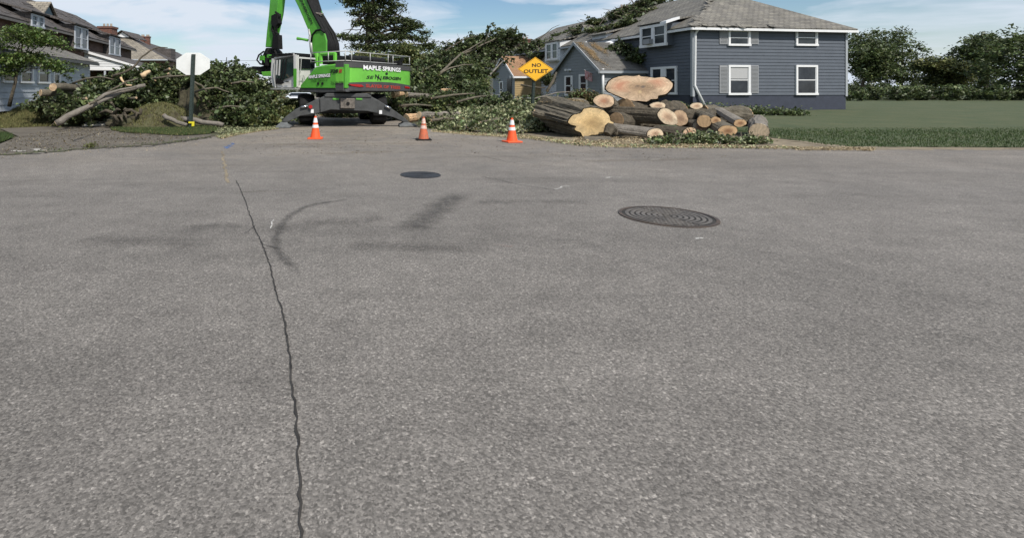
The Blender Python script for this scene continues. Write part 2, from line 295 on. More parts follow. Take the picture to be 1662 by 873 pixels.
M = dict(
    asphalt=asphalt_mat(),
    old_asphalt=mat('old_asphalt', (.085, .072, .056), .95, col2=(.155, .135, .108), vscale=.9, bump=.9, bscale=22),
    crack=mat('crack', (.012, .011, .01), 1, col2=(.05, .045, .04), vscale=6),
    tar=asphalt_mat('old_tar', (.112, .104, .096), True, .45, .65), scuff=asphalt_mat('scuffed_asphalt', (.28, .26, .24), True, .4, .9),
    chalk=asphalt_mat('chalk', (.62, .6, .56), True, .3, .9),
    blue_paint=asphalt_mat('blue_paint', (.09, .17, .38), True, .35, .8),
    red_mark=asphalt_mat('red_paint', (.24, .10, .08), True, .4, .8),
    soil=mat('soil', (.075, .058, .04), 1, col2=(.06, .075, .03), vscale=.9, bump=1, bscale=8),
    verge=mat('verge', (.14, .11, .075), 1, col2=(.3, .25, .17), vscale=2.2, bump=1, bscale=14),
    mound=mat('mound', (.045, .035, .022), 1, col2=(.10, .10, .045), vscale=2.6, bump=1, bscale=9),
    far_lawn=mat('mown_lawn', (.045, .066, .024), 1, col2=(.085, .092, .04), vscale=.7, bump=1, bscale=14),
    lawn=mat('lawn', (.05, .075, .022), 1, col2=(.12, .105, .045), vscale=1.1, bump=1, bscale=18),
    green_lawn=mat('green_lawn', (.05, .075, .025), 1, col2=(.10, .09, .045), vscale=2, bump=1, bscale=20),
    grass=mat('grass', (.055, .085, .024), .85, island=.35, trans=.2),
    dry_grass=mat('dry_grass', (.15, .14, .055), .85, island=.35, trans=.2),
    sawdust=mat('sawdust', (.42, .33, .2), 1, col2=(.6, .5, .33), vscale=9, bump=1, bscale=40),
    concrete=mat('concrete', (.34, .32, .29), .95, var=.3, vscale=5, bump=.7, bscale=12),
    pale_concrete=mat('pale_concrete', (.50, .47, .41), .95, var=.25, vscale=3, bump=.7, bscale=12),
    bark=mat('bark', (.07, .06, .042), .95, col2=(.165, .142, .105), vscale=4, bump=1, bscale=14, stretch=(1, 1, 1.6)),
    dark_bark=mat('dark_bark', (.042, .035, .024), .95, col2=(.115, .095, .068), vscale=5, bump=1, bscale=16),
    grey_bark=mat('grey_bark', (.13, .115, .095), .95, col2=(.23, .205, .175), vscale=4, bump=.8, bscale=20),
    wood_yellow=wood_mat('wood_yellow', (.60, .41, .19), (.74, .54, .28), ((.05, .05, .12, (.34, .22, .10)), (.2, .5, .03, (.2, .12, .05)))),
    wood_giant=wood_mat('wood_giant', (.50, .34, .21), (.74, .54, .36), ((-.62, .05, .26, (.46, .20, .12)), (.62, .2, .25, (.50, .24, .15)), (-.1, .05, .07, (.10, .075, .06)), (.1, .0, .08, (.12, .10, .09)), (0, -.35, .12, (.6, .45, .25)))),
    wood_pink=wood_mat('wood_pink', (.50, .30, .19), (.76, .55, .36), ((.0, .0, .3, (.42, .19, .10)),)),
    wood_fresh=wood_mat('wood_fresh', (.60, .40, .26), (.82, .65, .45), ((.1, .1, .06, (.3, .18, .1)),)),
    wood_old=wood_mat('wood_old', (.32, .18, .09), (.56, .37, .2), ((.05, .0, .25, (.2, .09, .035)),)),
    wood_grey=wood_mat('wood_grey', (.30, .20, .15), (.48, .42, .34)),
    splinter=mat('split_wood', (.58, .42, .25), .85, var=.2, vscale=8, bump=.5, bscale=30, stretch=(1, 1, 1)),
    stub=mat('sawn_stub', (.34, .22, .13), .9, col2=(.62, .46, .29), vscale=7, bump=.6, bscale=30),
    pale_dust=mat('pale_sawdust', (.62, .52, .38), 1),
    torn=mat('torn_wood', (.13, .09, .06), .9, col2=(.62, .40, .22), vscale=3.2, bump=1, bscale=16),
    green=mat('green_paint', (.085, .33, .035), .42, var=.14, vscale=2, spec=.5, coat=.15),
    green_lit=mat('lit_green_paint', (.14, .46, .05), .42, var=.1, vscale=2, spec=.5, coat=.15),  # lighter copy of the machine green; sunlight is put into the colour
    dark=mat('dark_grey_paint', (.062, .06, .06), .5, var=.15, vscale=3),
    under=mat('dusty_grey_paint', (.05, .052, .052), .6, var=.3, vscale=4, bump=.15, bscale=20),
    steel=mat('worn_steel', (.16, .14, .12), .55, metal=.4, var=.4, vscale=9, bump=.3, bscale=30),
    pad=mat('dusty_steel', (.12, .125, .125), .75, var=.3, vscale=6, bump=.3, bscale=20),
    black=mat('black_rubber', (.011, .011, .011), .7, var=.4, vscale=9, bump=.3, bscale=30, spec=.2),
    chrome=mat('chrome', (.6, .6, .6), .2, metal=1),
    rail=mat('galvanised_rail', (.42, .42, .4), .5, metal=.3),
    cabwhite=mat('off_white_paint', (.58, .57, .55), .45, var=.06, vscale=3),
    glass=mat('dark_glass', (.008, .010, .012), .1, spec=.25),
    teal_glass=mat('tinted_cab_glass', (.015, .03, .028), .05, spec=.9),
    pane=mat('window_pane', (.014, .017, .022), .08, spec=.4, col2=(.04, .045, .052), vscale=1.5),
    curtain=mat('curtain', (.4, .4, .4), .9),
    red_lens=mat('red_lens', (.35, .01, .01), .25),
    red_ink=mat('red_lettering', (.42, .045, .03), .5),
    white_ink=mat('white_lettering', (.8, .8, .8), .5), black_ink=mat('black_lettering', (.008, .012, .008), .5),
    orange=mat('cone_orange', (.80, .095, .018), .55, var=.08, vscale=12),
    dirty_orange=mat('dirty_cone_orange', (.62, .13, .05), .7, col2=(.33, .12, .07), vscale=14),
    reflect=mat('reflective_collar', (.72, .72, .72), .45, var=.1, vscale=12),
    dirty_reflect=mat('dirty_collar', (.70, .66, .62), .6, col2=(.55, .22, .12), vscale=16),
    sign_white=mat('sign_back', (.74, .75, .73), .6, var=.07, vscale=2),
    sign_yellow=mat('sign_yellow', (.86, .44, .015), .5, var=.04, vscale=3),
    post=mat('green_post', (.028, .042, .036), .5), tape=mat('yellow_tape', (.7, .62, .03), .5),
    blue_siding=mat('blue_siding', (.090, .103, .124), .6, var=.08, vscale=2, spec=.35),
    blue_base=mat('dark_blue_paint', (.034, .040, .060), .7, var=.15, vscale=3, bump=.2),
    grey_siding=mat('grey_siding', (.215, .232, .245), .6, var=.06, vscale=2),
    pale_siding=mat('pale_siding', (.56, .58, .61), .65, var=.08, vscale=2),
    white_siding=mat('white_siding', (.62, .63, .64), .65, var=.07, vscale=2),
    old_siding=mat('weathered_white_siding', (.40, .43, .47), .7, var=.12, vscale=1.5),
    tan=mat('tan_siding', (.33, .235, .11), .7, var=.08, vscale=2),
    cream=mat('cream_stucco', (.48, .44, .34), .8, var=.08, vscale=3),
    trim=mat('white_trim', (.72, .72, .72), .5, var=.05, vscale=6), trim_grey=mat('grey_trim', (.33, .35, .37), .6),
    dark_trim=mat('weathered_trim', (.15, .14, .13), .8, var=.2, vscale=3), mossy=mat('mossy_bark', (.04, .034, .02), .95, col2=(.095, .085, .05), vscale=4, bump=1, bscale=10), peach=wood_mat('wood_peach', (.42, .27, .17), (.62, .43, .27)),
    shutter=mat('grey_shutter', (.27, .275, .285), .65),
    brick=brickmat('red_brick', (.075, .034, .024), (.11, .05, .034), (.13, .11, .09), .3, .085),
    far_brick=brickmat('chimney_brick', (.12, .045, .03), (.17, .065, .042), (.16, .13, .11), .3, .1),
    slate=brickmat('grey_slate', (.20, .185, .155), (.145, .135, .12), (.04, .037, .033), .42, .24, .016, weather=.38, bump=.9),
    slate_tan=brickmat('tan_slate', (.29, .255, .2), (.21, .185, .15), (.06, .055, .045), .45, .27, .018, weather=.3, bump=.9),
    slate_dark=brickmat('dark_slate', (.105, .09, .083), (.075, .066, .06), (.025, .022, .02), .42, .24, .014, weather=.35, bump=.9),
    shingle=brickmat('asphalt_shingle', (.125, .12, .11), (.095, .09, .083), (.05, .047, .042), .5, .2, .012, weather=.35),
    shingle_brown=brickmat('brown_shingle', (.33, .19, .105), (.26, .145, .08), (.12, .07, .04), .5, .2, .012, weather=.2),
    leaf_dark=mat('dark_leaves', (.068, .085, .034), .5, island=.6, trans=.22),
    leaf_mid=mat('green_leaves', (.115, .145, .054), .5, island=.6, trans=.25),
    leaf_yel=mat('yellow_green_leaves', (.17, .175, .06), .55, island=.5, trans=.3),
    leaf_bright=mat('fresh_leaves', (.11, .16, .036), .5, island=.5, trans=.35),
    leaf_pale=mat('wilted_leaves', (.30, .31, .17), .6, island=.6, trans=.2),
    leaf_brown=mat('brown_leaves', (.11, .08, .035), .7, island=.5, trans=.2),
    flag_red=mat('flag_cloth', (.5, .09, .09), .8, col2=(.55, .5, .5), vscale=9),
    white_car=mat('white_car_paint', (.7, .72, .75), .3, coat=.5),
    core=mat('filler_shade', (.03, .028, .018), 1, var=.4, vscale=5, bump=1, bscale=10),  # near-black filler colour standing in for shade between the leaves
)

M['tar_faint'] = asphalt_mat('tyre_stain', (.125, .115, .106), True, .5, .35); M['scuff_faint'] = asphalt_mat('road_dust', (.27, .235, .19), True, .5, .45)
# ------------------------------------------------------------------ foliage
def leaf_cloud(pts, size, rng, flat=.35, up=.4, aspect=.62):
    """one folded quad per point, vectorised"""
    n = len(pts)
    nrm = rng.normal(size=(n, 3)); nrm[:, 2] = np.abs(nrm[:, 2]) * (1 + flat) + up; nrm /= np.linalg.norm(nrm, axis=1)[:, None]
    t = rng.normal(size=(n, 3)); t -= nrm * (t * nrm).sum(1)[:, None]; t /= np.linalg.norm(t, axis=1)[:, None]
    b = np.cross(nrm, t); s = (size * rng.choice([.55, .8, 1, 1.25, 1.6], n, p=[.15, .25, .3, .2, .1]) * rng.uniform(.85, 1.15, n))[:, None]
    v = np.empty((n, 4, 3)); v[:, 0] = pts - t * s * .5; v[:, 2] = pts + t * s * .5 - nrm * s * .12
    v[:, 1] = pts + b * s * .5 * aspect + nrm * s * .14 - t * s * .06; v[:, 3] = pts - b * s * .5 * aspect + nrm * s * .14 - t * s * .06
    return v.reshape(-1, 3)
def quads_obj(name, v, m, parent=None, loc=None):
    off = np.array(origin(parent)) if parent is not None else (np.array(loc) if loc is not None else np.zeros(3))
    v = v - off; n = len(v) // 4
    me = bpy.data.meshes.new(name); me.vertices.add(len(v)); me.vertices.foreach_set('co', v.astype(np.float32).ravel())
    me.loops.add(n * 4); me.loops.foreach_set('vertex_index', np.arange(n * 4, dtype=np.int32))
    me.polygons.add(n); me.polygons.foreach_set('loop_start', np.arange(0, n * 4, 4, dtype=np.int32))
    me.update(calc_edges=True); me.validate(); me.materials.append(m)
    o = bpy.data.objects.new(name, me); scn.collection.objects.link(o)
    if parent is not None: o.parent = parent
    else: o.location = off
    return o
def blob_points(blobs, n, rng, clump=.3, per=22, shell=.55, floor=.03, flat=1.0):
    """blobs: (centre Vector, rx, ry, rz); clumped points spread through them"""
    vol = np.array([b[1] * b[3] * (.6 + b[2]) for b in blobs]) ; vol = vol / vol.sum(); out = []
    for b, k in zip(blobs, vol):
        nc = max(1, int(n * k / per))
        d = rng.normal(size=(nc, 3)); d /= np.linalg.norm(d, axis=1)[:, None]
        r = rng.uniform(shell, 1.0, nc) ** .7 * rng.choice([1, 1, .9, 1.08, 1.3], nc, p=[.4, .2, .15, .17, .08])
        c = np.array(b[0]) + d * r[:, None] * np.array([b[1], b[2], b[3]])
        p = np.repeat(c, per, 0) + rng.normal(size=(nc * per, 3)) * clump * np.repeat(rng.uniform(.3, 1.4, nc), per)[:, None] * np.array([1, 1, .6 * flat])
        out.append(p)
    p = np.concatenate(out); return p[p[:, 2] > floor]
def twigs(mb, blobs, n, rng, length=.8, r=.012):
    for i in range(n):
        b = blobs[int(rng.integers(len(blobs)))]
        d = rng.normal(size=3); d /= np.linalg.norm(d)
        c = Vector(b[0]) + Vector((d[0] * b[1], d[1] * b[2], d[2] * b[3])) * float(rng.uniform(.6, 1.0))
        if c.z < .05: c.z = .05 + abs(c.z) * .3
        dr = Vector(rng.normal(size=3)); dr.z *= .6; dr.normalize(); l = length * float(rng.uniform(.5, 1.3))
        k = Vector(rng.normal(size=3)) * l * .12
        rr = r * float(rng.uniform(.6, 1.6))
        mb.tube([c - dr * l / 2, c + k, c + dr * l / 2 + k * .3], [rr, rr * .8, rr * .4], 5)
def PB(px, py, Y, rx, rz, ry=None):
    """a blob whose outline is rx, rz pixels at distance Y"""
    k = Y / F; return (P(px, py, Y), rx * k, ry if ry is not None else rx * k * .8, rz * k)
def sprays(blobs, k, rng, length=1.1, size=.15, r=.014, top=True, per=30):
    """leafy shoots growing out of the heap: returns (twig builder, leaf points)"""
    mb = MB(); pts = []
    for i in range(k):
        b = blobs[int(rng.integers(len(blobs)))]
        d = rng.normal(size=3); d[2] = abs(d[2]) * (1.2 if top else .6) + .1; d[1] = -abs(d[1]) if rng.random() < .7 else d[1]; d /= np.linalg.norm(d)
        c = Vector(b[0]) + Vector((d[0] * b[1], d[1] * b[2], d[2] * b[3])) * .8
        if c.z < .05: continue
        dr = Vector((d[0] + rng.normal() * .7, d[1] * .6 + rng.normal() * .4, d[2] * .6 + rng.normal() * .35)).normalized(); l = length * float(rng.uniform(.5, 1.25))
        q = [c + dr * l * t + Vector((0, 0, -l * .35 * t * t)) for t in (0, .33, .66, 1)]
        mb.tube(q, [r, r * .8, r * .55, r * .25], 5)
        t = np.sort(rng.uniform(.15, 1.05, per)); side = np.where(np.arange(per) % 2 == 0, 1, -1)[:, None]
        perp = dr.cross(Vector((0, 0, 1))); perp = np.array(perp.normalized() if perp.length > .1 else Vector((1, 0, 0)))
        base = np.array(c) + np.outer(t * l, np.array(dr)); base[:, 2] -= l * .35 * t * t
        base += perp * side * rng.uniform(.2, 1.1, per)[:, None] * size * 1.1 * (1.15 - t)[:, None] + rng.normal(size=(per, 3)) * size * .35
        pts.append(base)
    return mb, np.concatenate(pts)
def core(name, blobs, parent, rng, shrink=.62):  # solid filler blobs; the heap's inner shade is put into their dark colour
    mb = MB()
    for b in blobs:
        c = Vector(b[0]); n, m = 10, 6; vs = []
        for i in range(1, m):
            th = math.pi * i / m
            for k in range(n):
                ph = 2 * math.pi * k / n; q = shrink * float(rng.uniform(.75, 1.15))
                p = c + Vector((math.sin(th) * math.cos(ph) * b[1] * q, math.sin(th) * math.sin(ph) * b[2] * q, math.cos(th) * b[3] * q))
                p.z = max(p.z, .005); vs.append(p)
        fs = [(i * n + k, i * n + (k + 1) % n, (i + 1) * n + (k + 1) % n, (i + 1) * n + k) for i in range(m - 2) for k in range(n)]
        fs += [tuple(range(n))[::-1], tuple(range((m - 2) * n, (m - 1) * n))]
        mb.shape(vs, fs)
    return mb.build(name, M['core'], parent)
def bent(p0, p1, r0, r1, rng=None, k=5, wob=.05, sag=0.0):
    p0, p1 = Vector(p0), Vector(p1); L_ = (p1 - p0).length; pts = []; rs = []
    for i in range(k + 1):
        t = i / k; q = p0.lerp(p1, t)
        if 0 < i < k: q += Vector((R.uniform(-1, 1), R.uniform(-1, 1), R.uniform(-1, 1))) * wob * L_
        q.z += sag * math.sin(math.pi * t); pts.append(q); rs.append(r0 + (r1 - r0) * t)
    return pts, rs

# ------------------------------------------------------------------ the setting
def sheet(name, pts, z, m, kind='structure'):
    mb = MB(); mb.face([(p[0], p[1], z) for p in pts]); o = mb.build(name, m); tag(o, kind=kind); return o
sheet('ground', [(-900, -300), (900, -300), (900, 1500), (-900, 1500)], -.03, M['soil'])
gp = lambda px, py: G(px, py)[:2]
left_edge = [gp(448, 208), gp(400, 214), gp(352, 221), gp(300, 228), gp(240, 236), gp(130, 243), gp(0, 252)]
right_edge = [gp(690, 209), gp(760, 217.5), gp(860, 223), gp(930, 232), gp(1000, 238), gp(1200, 241)]
far_l = S2 * 150 + Vector((-4.2, 20)); far_r = S2 * 150 + Vector((2.6, 20))
road = [(-300, -200), (300, -200), (300, 13.6), (30, 14.2)] + [tuple(p) for p in reversed(right_edge)] + [tuple(far_r), tuple(far_l)] + [tuple(p) for p in left_edge] + [(-30, 12.2), (-300, 12)]
sheet('road', road, 0.0, M['asphalt'])
dr = [gp(352, 221), gp(300, 228), gp(240, 236), gp(130, 243), gp(0, 252), (-12, 12.8), (-13, 15.5), gp(0, 234), gp(30, 222), gp(0, 209), gp(110, 204), gp(200, 203), gp(300, 210)]
sheet('driveway', [(p[0], p[1]) for p in dr], 0.006, M['old_asphalt'])
def edge_strip(name, pts, wd, z, m, rng=R, jit=.3):
    mb = MB(); pts = [Vector(p) for p in pts]; dense = []
    for a, b in zip(pts, pts[1:]):
        n = max(2, int((b - a).length / .12))
        dense += [a.lerp(b, i / n) for i in range(n)]
    dense.append(pts[-1]); L0, R0 = [], []
    for i, p in enumerate(dense):
        t = (dense[min(i + 1, len(dense) - 1)] - dense[max(i - 1, 0)]).normalized(); n = Vector((-t.y, t.x))
        a = wd * (1 + rng.uniform(-jit, jit)); b = wd * (1 + rng.uniform(-jit, jit)); c = n * wd * rng.uniform(-jit, jit)
        L0.append(p + n * a / 2 + c); R0.append(p - n * b / 2 + c)
    for i in range(len(dense) - 1):
        v0, v1 = i / (len(dense) - 1), (i + 1) / (len(dense) - 1); mb.face([(L0[i].x, L0[i].y, z), (R0[i].x, R0[i].y, z), (R0[i + 1].x, R0[i + 1].y, z), (L0[i + 1].x, L0[i + 1].y, z)], [(0, v0), (1, v0), (1, v1), (0, v1)])
    return mb.build(name, m)
# the long crack, its branches, patches and marks are part of the road surface
def mark(name, pxs, wd, m, z=.004, jit=.6):
    o = edge_strip(name, [gp(*p) for p in pxs], wd, z, m, jit=jit); tag(o, kind='structure'); return o
def wander(pxs, amp, step=.09):
    """a polyline in metres that wanders like a real crack"""
    q = [Vector(gp(*p)) for p in pxs]; out = []; off = 0
    for a, b in zip(q, q[1:]):
        n = max(1, int((b - a).length / step))
        for i in range(n):
            off = off * .8 + R.uniform(-amp, amp); t = (b - a).normalized(); out.append(a.lerp(b, i / n) + Vector((-t.y, t.x)) * off)
    out.append(q[-1]); return out
def crack(name, pxs, wd, m, z, amp=.02, jit=.55):
    o = edge_strip(name, wander(pxs, amp), wd, z, m, jit=jit); tag(o, kind='structure'); return o
cl = [(383, 293), (390, 305), (399, 330), (407, 352), (416, 376), (424, 392), (432, 412), (441, 445), (450, 478), (463, 530), (470, 590), (480, 690), (486, 790), (492, 920)]
crack('road_crack', cl, .011, M['crack'], .008, .0035); 
crack('road_crack', [(412, 366), (403, 372), (396, 380)], .007, M['crack'], .0085); crack('road_crack', [(424, 392), (436, 400), (452, 404)], .008, M['crack'], .0085)
crack('road_crack', [(780, 287), (830, 297), (848, 301), (876, 306), (900, 309)], .012, M['crack'], .0085, .03)
mark('dry_weed_line', [(361, 246), (363, 262), (367, 280), (370, 297)], .05, M['verge'], .005)
mark('tar_arc', [(486, 448), (474, 432), (458, 416), (447, 400), (448, 384), (455, 366), (470, 350), (490, 338), (515, 331), (545, 327), (572, 322)], .14, M['tar'], jit=.08)
mark('tar_patch', [(660, 376), (672, 368), (692, 352), (716, 332), (740, 320), (752, 314)], .5, M['tar'], jit=.12)
for a_, b_, w_ in (((430, 372), (640, 356), .5), ((120, 388), (330, 400), .5), ((560, 400), (760, 405), .45), ((300, 372), (400, 368), .35), ((760, 330), (960, 330), .4)): mark('tyre_stain', [a_, ((a_[0] + b_[0]) / 2, (a_[1] + b_[1]) / 2 - 4), b_], w_, M['tar_faint'], .0035, .1)
for a_, b_, w_ in (((420, 235), (700, 232), .7), ((520, 250), (640, 246), .4), ((940, 262), (1150, 258), .4), ((380, 312), (470, 310), .12)): mark('dust_streak', [a_, b_], w_, M['scuff_faint'], .0032, .1)
mark('tar_line', [(742, 249), (790, 256), (850, 268), (930, 272)], .05, M['tar'])
mark('tar_seam', [(793, 249), (840, 256), (900, 263)], .03, M['tar'])
crack('verge_crack', [(0, 252), (60, 250), (120, 244), (160, 241.5), (240, 238), (300, 230), (345, 223)], .07, M['crack'], .011, .04, .8)
mark('driveway_joint', [(118, 230), (140, 222), (160, 216), (178, 212)], .07, M['crack'], .010)
for nme, pts_, wd in (('chalk_mark', [(1058, 260), (1072, 259)], .09), ('chalk_mark', [(897, 308), (915, 303), (926, 302)], .05), ('chalk_mark', [(978, 289), (1012, 288)], .05), ('chalk_mark', [(1124, 387), (1140, 386)], .05), ('chalk_mark', [(443, 356), (441, 366), (437, 372)], .02)):
    mark(nme, pts_, wd, M['chalk'], .0045, jit=.7)
mark('blue_mark', [(364, 242), (373, 236), (377, 232)], .16, M['blue_paint'], .0045, jit=.5)
mark('blue_stroke', [(362, 239), (380, 238.5)], .12, M['blue_paint'], .0055, jit=.5)
for pts_ in ([(22, 245), (42, 246)], [(51, 243), (74, 245)]):
    mark('concrete_patch', pts_, .2, M['concrete'], .013)
mark('red_wire_mark', [(800, 397), (815, 399), (828, 401), (834, 399)], .012, M['red_mark'], .006)
# lawns
def terrain(name, x0, x1, y0, y1, nx, ny, zf, m):
    mb = MB(); vs = []; fs = []
    for j in range(ny + 1):
        for i in range(nx + 1):
            x = x0 + (x1 - x0) * i / nx; y = y0 + (y1 - y0) * j / ny; vs.append((x, y, zf(x, y)))
    for j in range(ny):
        for i in range(nx):
            a = j * (nx + 1) + i; fs.append((a, a + 1, a + nx + 2, a + nx + 1))
    mb.shape(vs, fs); o = mb.build(name, m, smooth=True); tag(o, kind='structure'); return o
def zl(x, y):
    ed = 22.6 + .02 * (x + 16) + .12 * math.sin(x * 1.7); t = max(0, min(1, (y - ed) / 5.2)); side = max(0, min(1, (-6.2 - x) / 3.5))
    return -.02 + (.72 * t * t * (3 - 2 * t)) * side + (.03 if y > ed and x < -6.5 else -.04) + .02 * math.sin(x * 3 + y * 2)
terrain('left_lawn', -60, -4.9, 18, 75, 110, 90, zl, M['lawn'])
sheet('corner_lawn', [gp(-200, 240), gp(0, 232), gp(22, 224), gp(10, 219), gp(-200, 216)], .02, M['green_lawn'])
gpatch = [gp(178, 212), gp(190, 206), gp(240, 203), gp(300, 204), gp(348, 208), gp(352, 214), gp(335, 219), gp(290, 221), gp(240, 218), gp(200, 216)]
def ragged(poly, amp, step=.3):
    out = []
    for i in range(len(poly)):
        a, b = Vector(poly[i]), Vector(poly[(i + 1) % len(poly)]); n = max(1, int((b - a).length / step))
        for k in range(n): out.append(tuple(a.lerp(b, k / n) + Vector((R.uniform(-amp, amp), R.uniform(-amp, amp)))))
    return out
gpatch = ragged(gpatch, .11)
sheet('grass_strip', gpatch, .03, M['green_lawn'])
sheet('verge', [tuple(p) for p in right_edge] + [(14.5, 14.4), (14, 26), (10, 25), (3.2, 25)], -.008, M['verge'])
def zr(x, y):
    t = max(0, min(1, (y - 20) / 10)); return .16 * t + .03 * math.sin(x * .9 + y * .7) * t + .002
terrain('right_lawn', 5, 160, 20, 95, 60, 40, zr, M['far_lawn'])

def ragged(poly, amp, step=.3):
    out = []
    for i in range(len(poly)):
        a, b = Vector(poly[i]), Vector(poly[(i + 1) % len(poly)]); n = max(1, min(120, int((b - a).length / step)))
        for k in range(n): out.append(tuple(a.lerp(b, k / n) + Vector((R.uniform(-amp, amp), R.uniform(-amp, amp)))))
    return out
sheet('bare_verge', ragged([(13, 14.2), (30, 13.75), (40, 13.6), (40, 16), (13, 16.5)], .12), .003, M['verge'])
sheet('side_lawn', ragged([(13.4, 14.9), (30, 14.4)], .16)[:-1] + [(30, 14.4), (300, 13.7), (300, 40), (12.5, 30)], .006, M['far_lawn'])
def blades(name, poly_fn, n, rng, m, h=.09, wd=.012, label=None):
    p = poly_fn(n, rng); n = len(p)
    th = rng.uniform(0, 2 * np.pi, n); d = np.stack([np.cos(th), np.sin(th), np.zeros(n)], 1); hh = h * rng.uniform(.5, 1.4, n)
    lean = rng.normal(size=(n, 3)) * .4; lean[:, 2] = 1; lean /= np.linalg.norm(lean, axis=1)[:, None]
    v = np.empty((n, 4, 3)); v[:, 0] = p - d * wd; v[:, 1] = p + d * wd; v[:, 2] = p + d * wd * .3 + lean * hh[:, None]; v[:, 3] = p - d * wd * .3 + lean * hh[:, None]
    o = quads_obj(name, v.reshape(-1, 3), m); tag(o, label, 'grass', None, 'stuff'); return o
def in_poly(poly, n, rng, z):
    poly = np.array([(p[0], p[1]) for p in poly]); lo = poly.min(0); hi = poly.max(0)
    q = rng.uniform(lo, hi, (n * 3, 2)); ins = np.zeros(len(q), bool); j = len(poly) - 1
    for i in range(len(poly)):
        xi, yi = poly[i]; xj, yj = poly[j]
        c = ((yi > q[:, 1]) != (yj > q[:, 1])) & (q[:, 0] < (xj - xi) * (q[:, 1] - yi) / (yj - yi + 1e-12) + xi); ins ^= c; j = i
    q = q[ins][:n]; return np.concatenate([q, np.full((len(q), 1), z)], 1)
blades('grass', lambda n, r: in_poly(gpatch, n, r, .03), 14000, NR, M['grass'], .065, .010, 'short green grass on the strip around the sign post')
blades('grass', lambda n, r: in_poly(gpatch, n, r, .03), 7000, NR, M['dry_grass'], .06, .010, 'dry straw-coloured grass mixed into the strip by the sign post')
blades('grass', lambda n, r: in_poly([gp(-30, 234), gp(0, 233), gp(22, 224), gp(10, 219), gp(-60, 218)], n, r, .02), 9000, NR, M['grass'], .09, .012, 'short green grass in the corner beside the driveway')
def lawn_pts(n, r):
    q = in_poly([gp(-20, 208), gp(110, 205), gp(200, 203), gp(330, 200), (-7.5, 27), (-24, 27)], n, r, 0)
    q[:, 2] = [zl(a, b) for a, b in q[:, :2]]; return q
blades('grass', lawn_pts, 30000, NR, M['dry_grass'], .11, .014, 'dry yellowish lawn grass sloping up to the brick houses')

blades('grass', lambda n, r: in_poly([(13, 14.8), (30, 14.5), (34, 22), (34, 22), (14, 22)], n, r, .0), 26000, NR, M['grass'], .05, .012, 'mown lawn grass to the right of the log pile')
# ------------------------------------------------------------------ text
def text(s, p0, p1, height, nrm, m, parent, name='lettering', bold=.0, slant=0.0, ext=.006, sp=1.0, up=None, conform=None):
    cu = bpy.data.curves.new('txt', 'FONT'); cu.body = s; cu.extrude = 0; cu.offset = bold; cu.shear = slant; cu.resolution_u = 2; cu.space_character = sp
    to = bpy.data.objects.new('txt', cu); scn.collection.objects.link(to)
    dg = bpy.context.evaluated_depsgraph_get(); me = bpy.data.meshes.new_from_object(to.evaluated_get(dg))
    bpy.data.objects.remove(to)
    co = np.empty(len(me.vertices) * 3); me.vertices.foreach_get('co', co); co = co.reshape(-1, 3)
    lo = co.min(0); hi = co.max(0)
    p0, p1, nrm = Vector(p0), Vector(p1), Vector(nrm).normalized(); u = (p1 - p0); wd = u.length; u.normalize()
    v = Vector(up).normalized() if up is not None else Vector((0, 0, 1))
    sx = wd / (hi[0] - lo[0]); sy = height / (hi[1] - lo[1]); off = origin(parent)
    new = [p0 + u * ((c[0] - lo[0]) * sx) + v * ((c[1] - lo[1]) * sy) + nrm * ext - off for c in co]
    if conform: new = [conform(q + off) - off for q in new]
    me.vertices.foreach_set('co', [x for q in new for x in q])
    me.materials.clear(); me.materials.append(m); me.update()
    o = bpy.data.objects.new(name, me); scn.collection.objects.link(o); o.parent = parent
    return o

# ------------------------------------------------------------------ houses
def siding(mb, pl, rng_fn, z0, z1, bh=.22, lap=.035, off=0.0):
    """lap boards; rng_fn(z) -> (a0, a1)"""
    z = z0
    while z < z1 - .01:
        zt = min(z + bh, z1); a0, a1 = rng_fn(z); b0, b1 = rng_fn(zt)
        if a1 - a0 > .02:
            mb.face([pl.pt(a0, z, off + lap), pl.pt(a1, z, off + lap), pl.pt(b1, zt, off), pl.pt(b0, zt, off)])
            mb.face([pl.pt(a0, z, off), pl.pt(a1, z, off), pl.pt(a1, z, off + lap), pl.pt(a0, z, off + lap)])
            mb.face([pl.pt(a0, z, off), pl.pt(a0, z, off + lap), pl.pt(b0, zt, off)]); mb.face([pl.pt(a1, z, off), pl.pt(b1, zt, off), pl.pt(a1, z, off + lap)])
        z = zt
def wallquad(mb, pl, a0, a1, z0, z1, off=0):
    mb.face([pl.pt(a0, z0, off), pl.pt(a1, z0, off), pl.pt(a1, z1, off), pl.pt(a0, z1, off)], [(a0, z0), (a1, z0), (a1, z1), (a0, z1)])
def roofquad(mb, pts, thick=.12):
    """planar slab with UVs in metres: u level, v up the slope"""
    pts = [Vector(p) for p in pts]; n = (pts[1] - pts[0]).cross(pts[2] - pts[0]).normalized()
    if n.z < 0: n = -n
    u = Vector((0, 0, 1)).cross(n).normalized(); v = n.cross(u)
    uv = [(p.dot(u), p.dot(v)) for p in pts]; mb.face(pts, uv)
    lo = [p - n * thick for p in pts]; mb.face(lo[::-1], uv[::-1])
    for i in range(len(pts)):
        j = (i + 1) % len(pts); mb.face([pts[i], pts[j], lo[j], lo[i]], [uv[i], uv[j], uv[j], uv[i]])
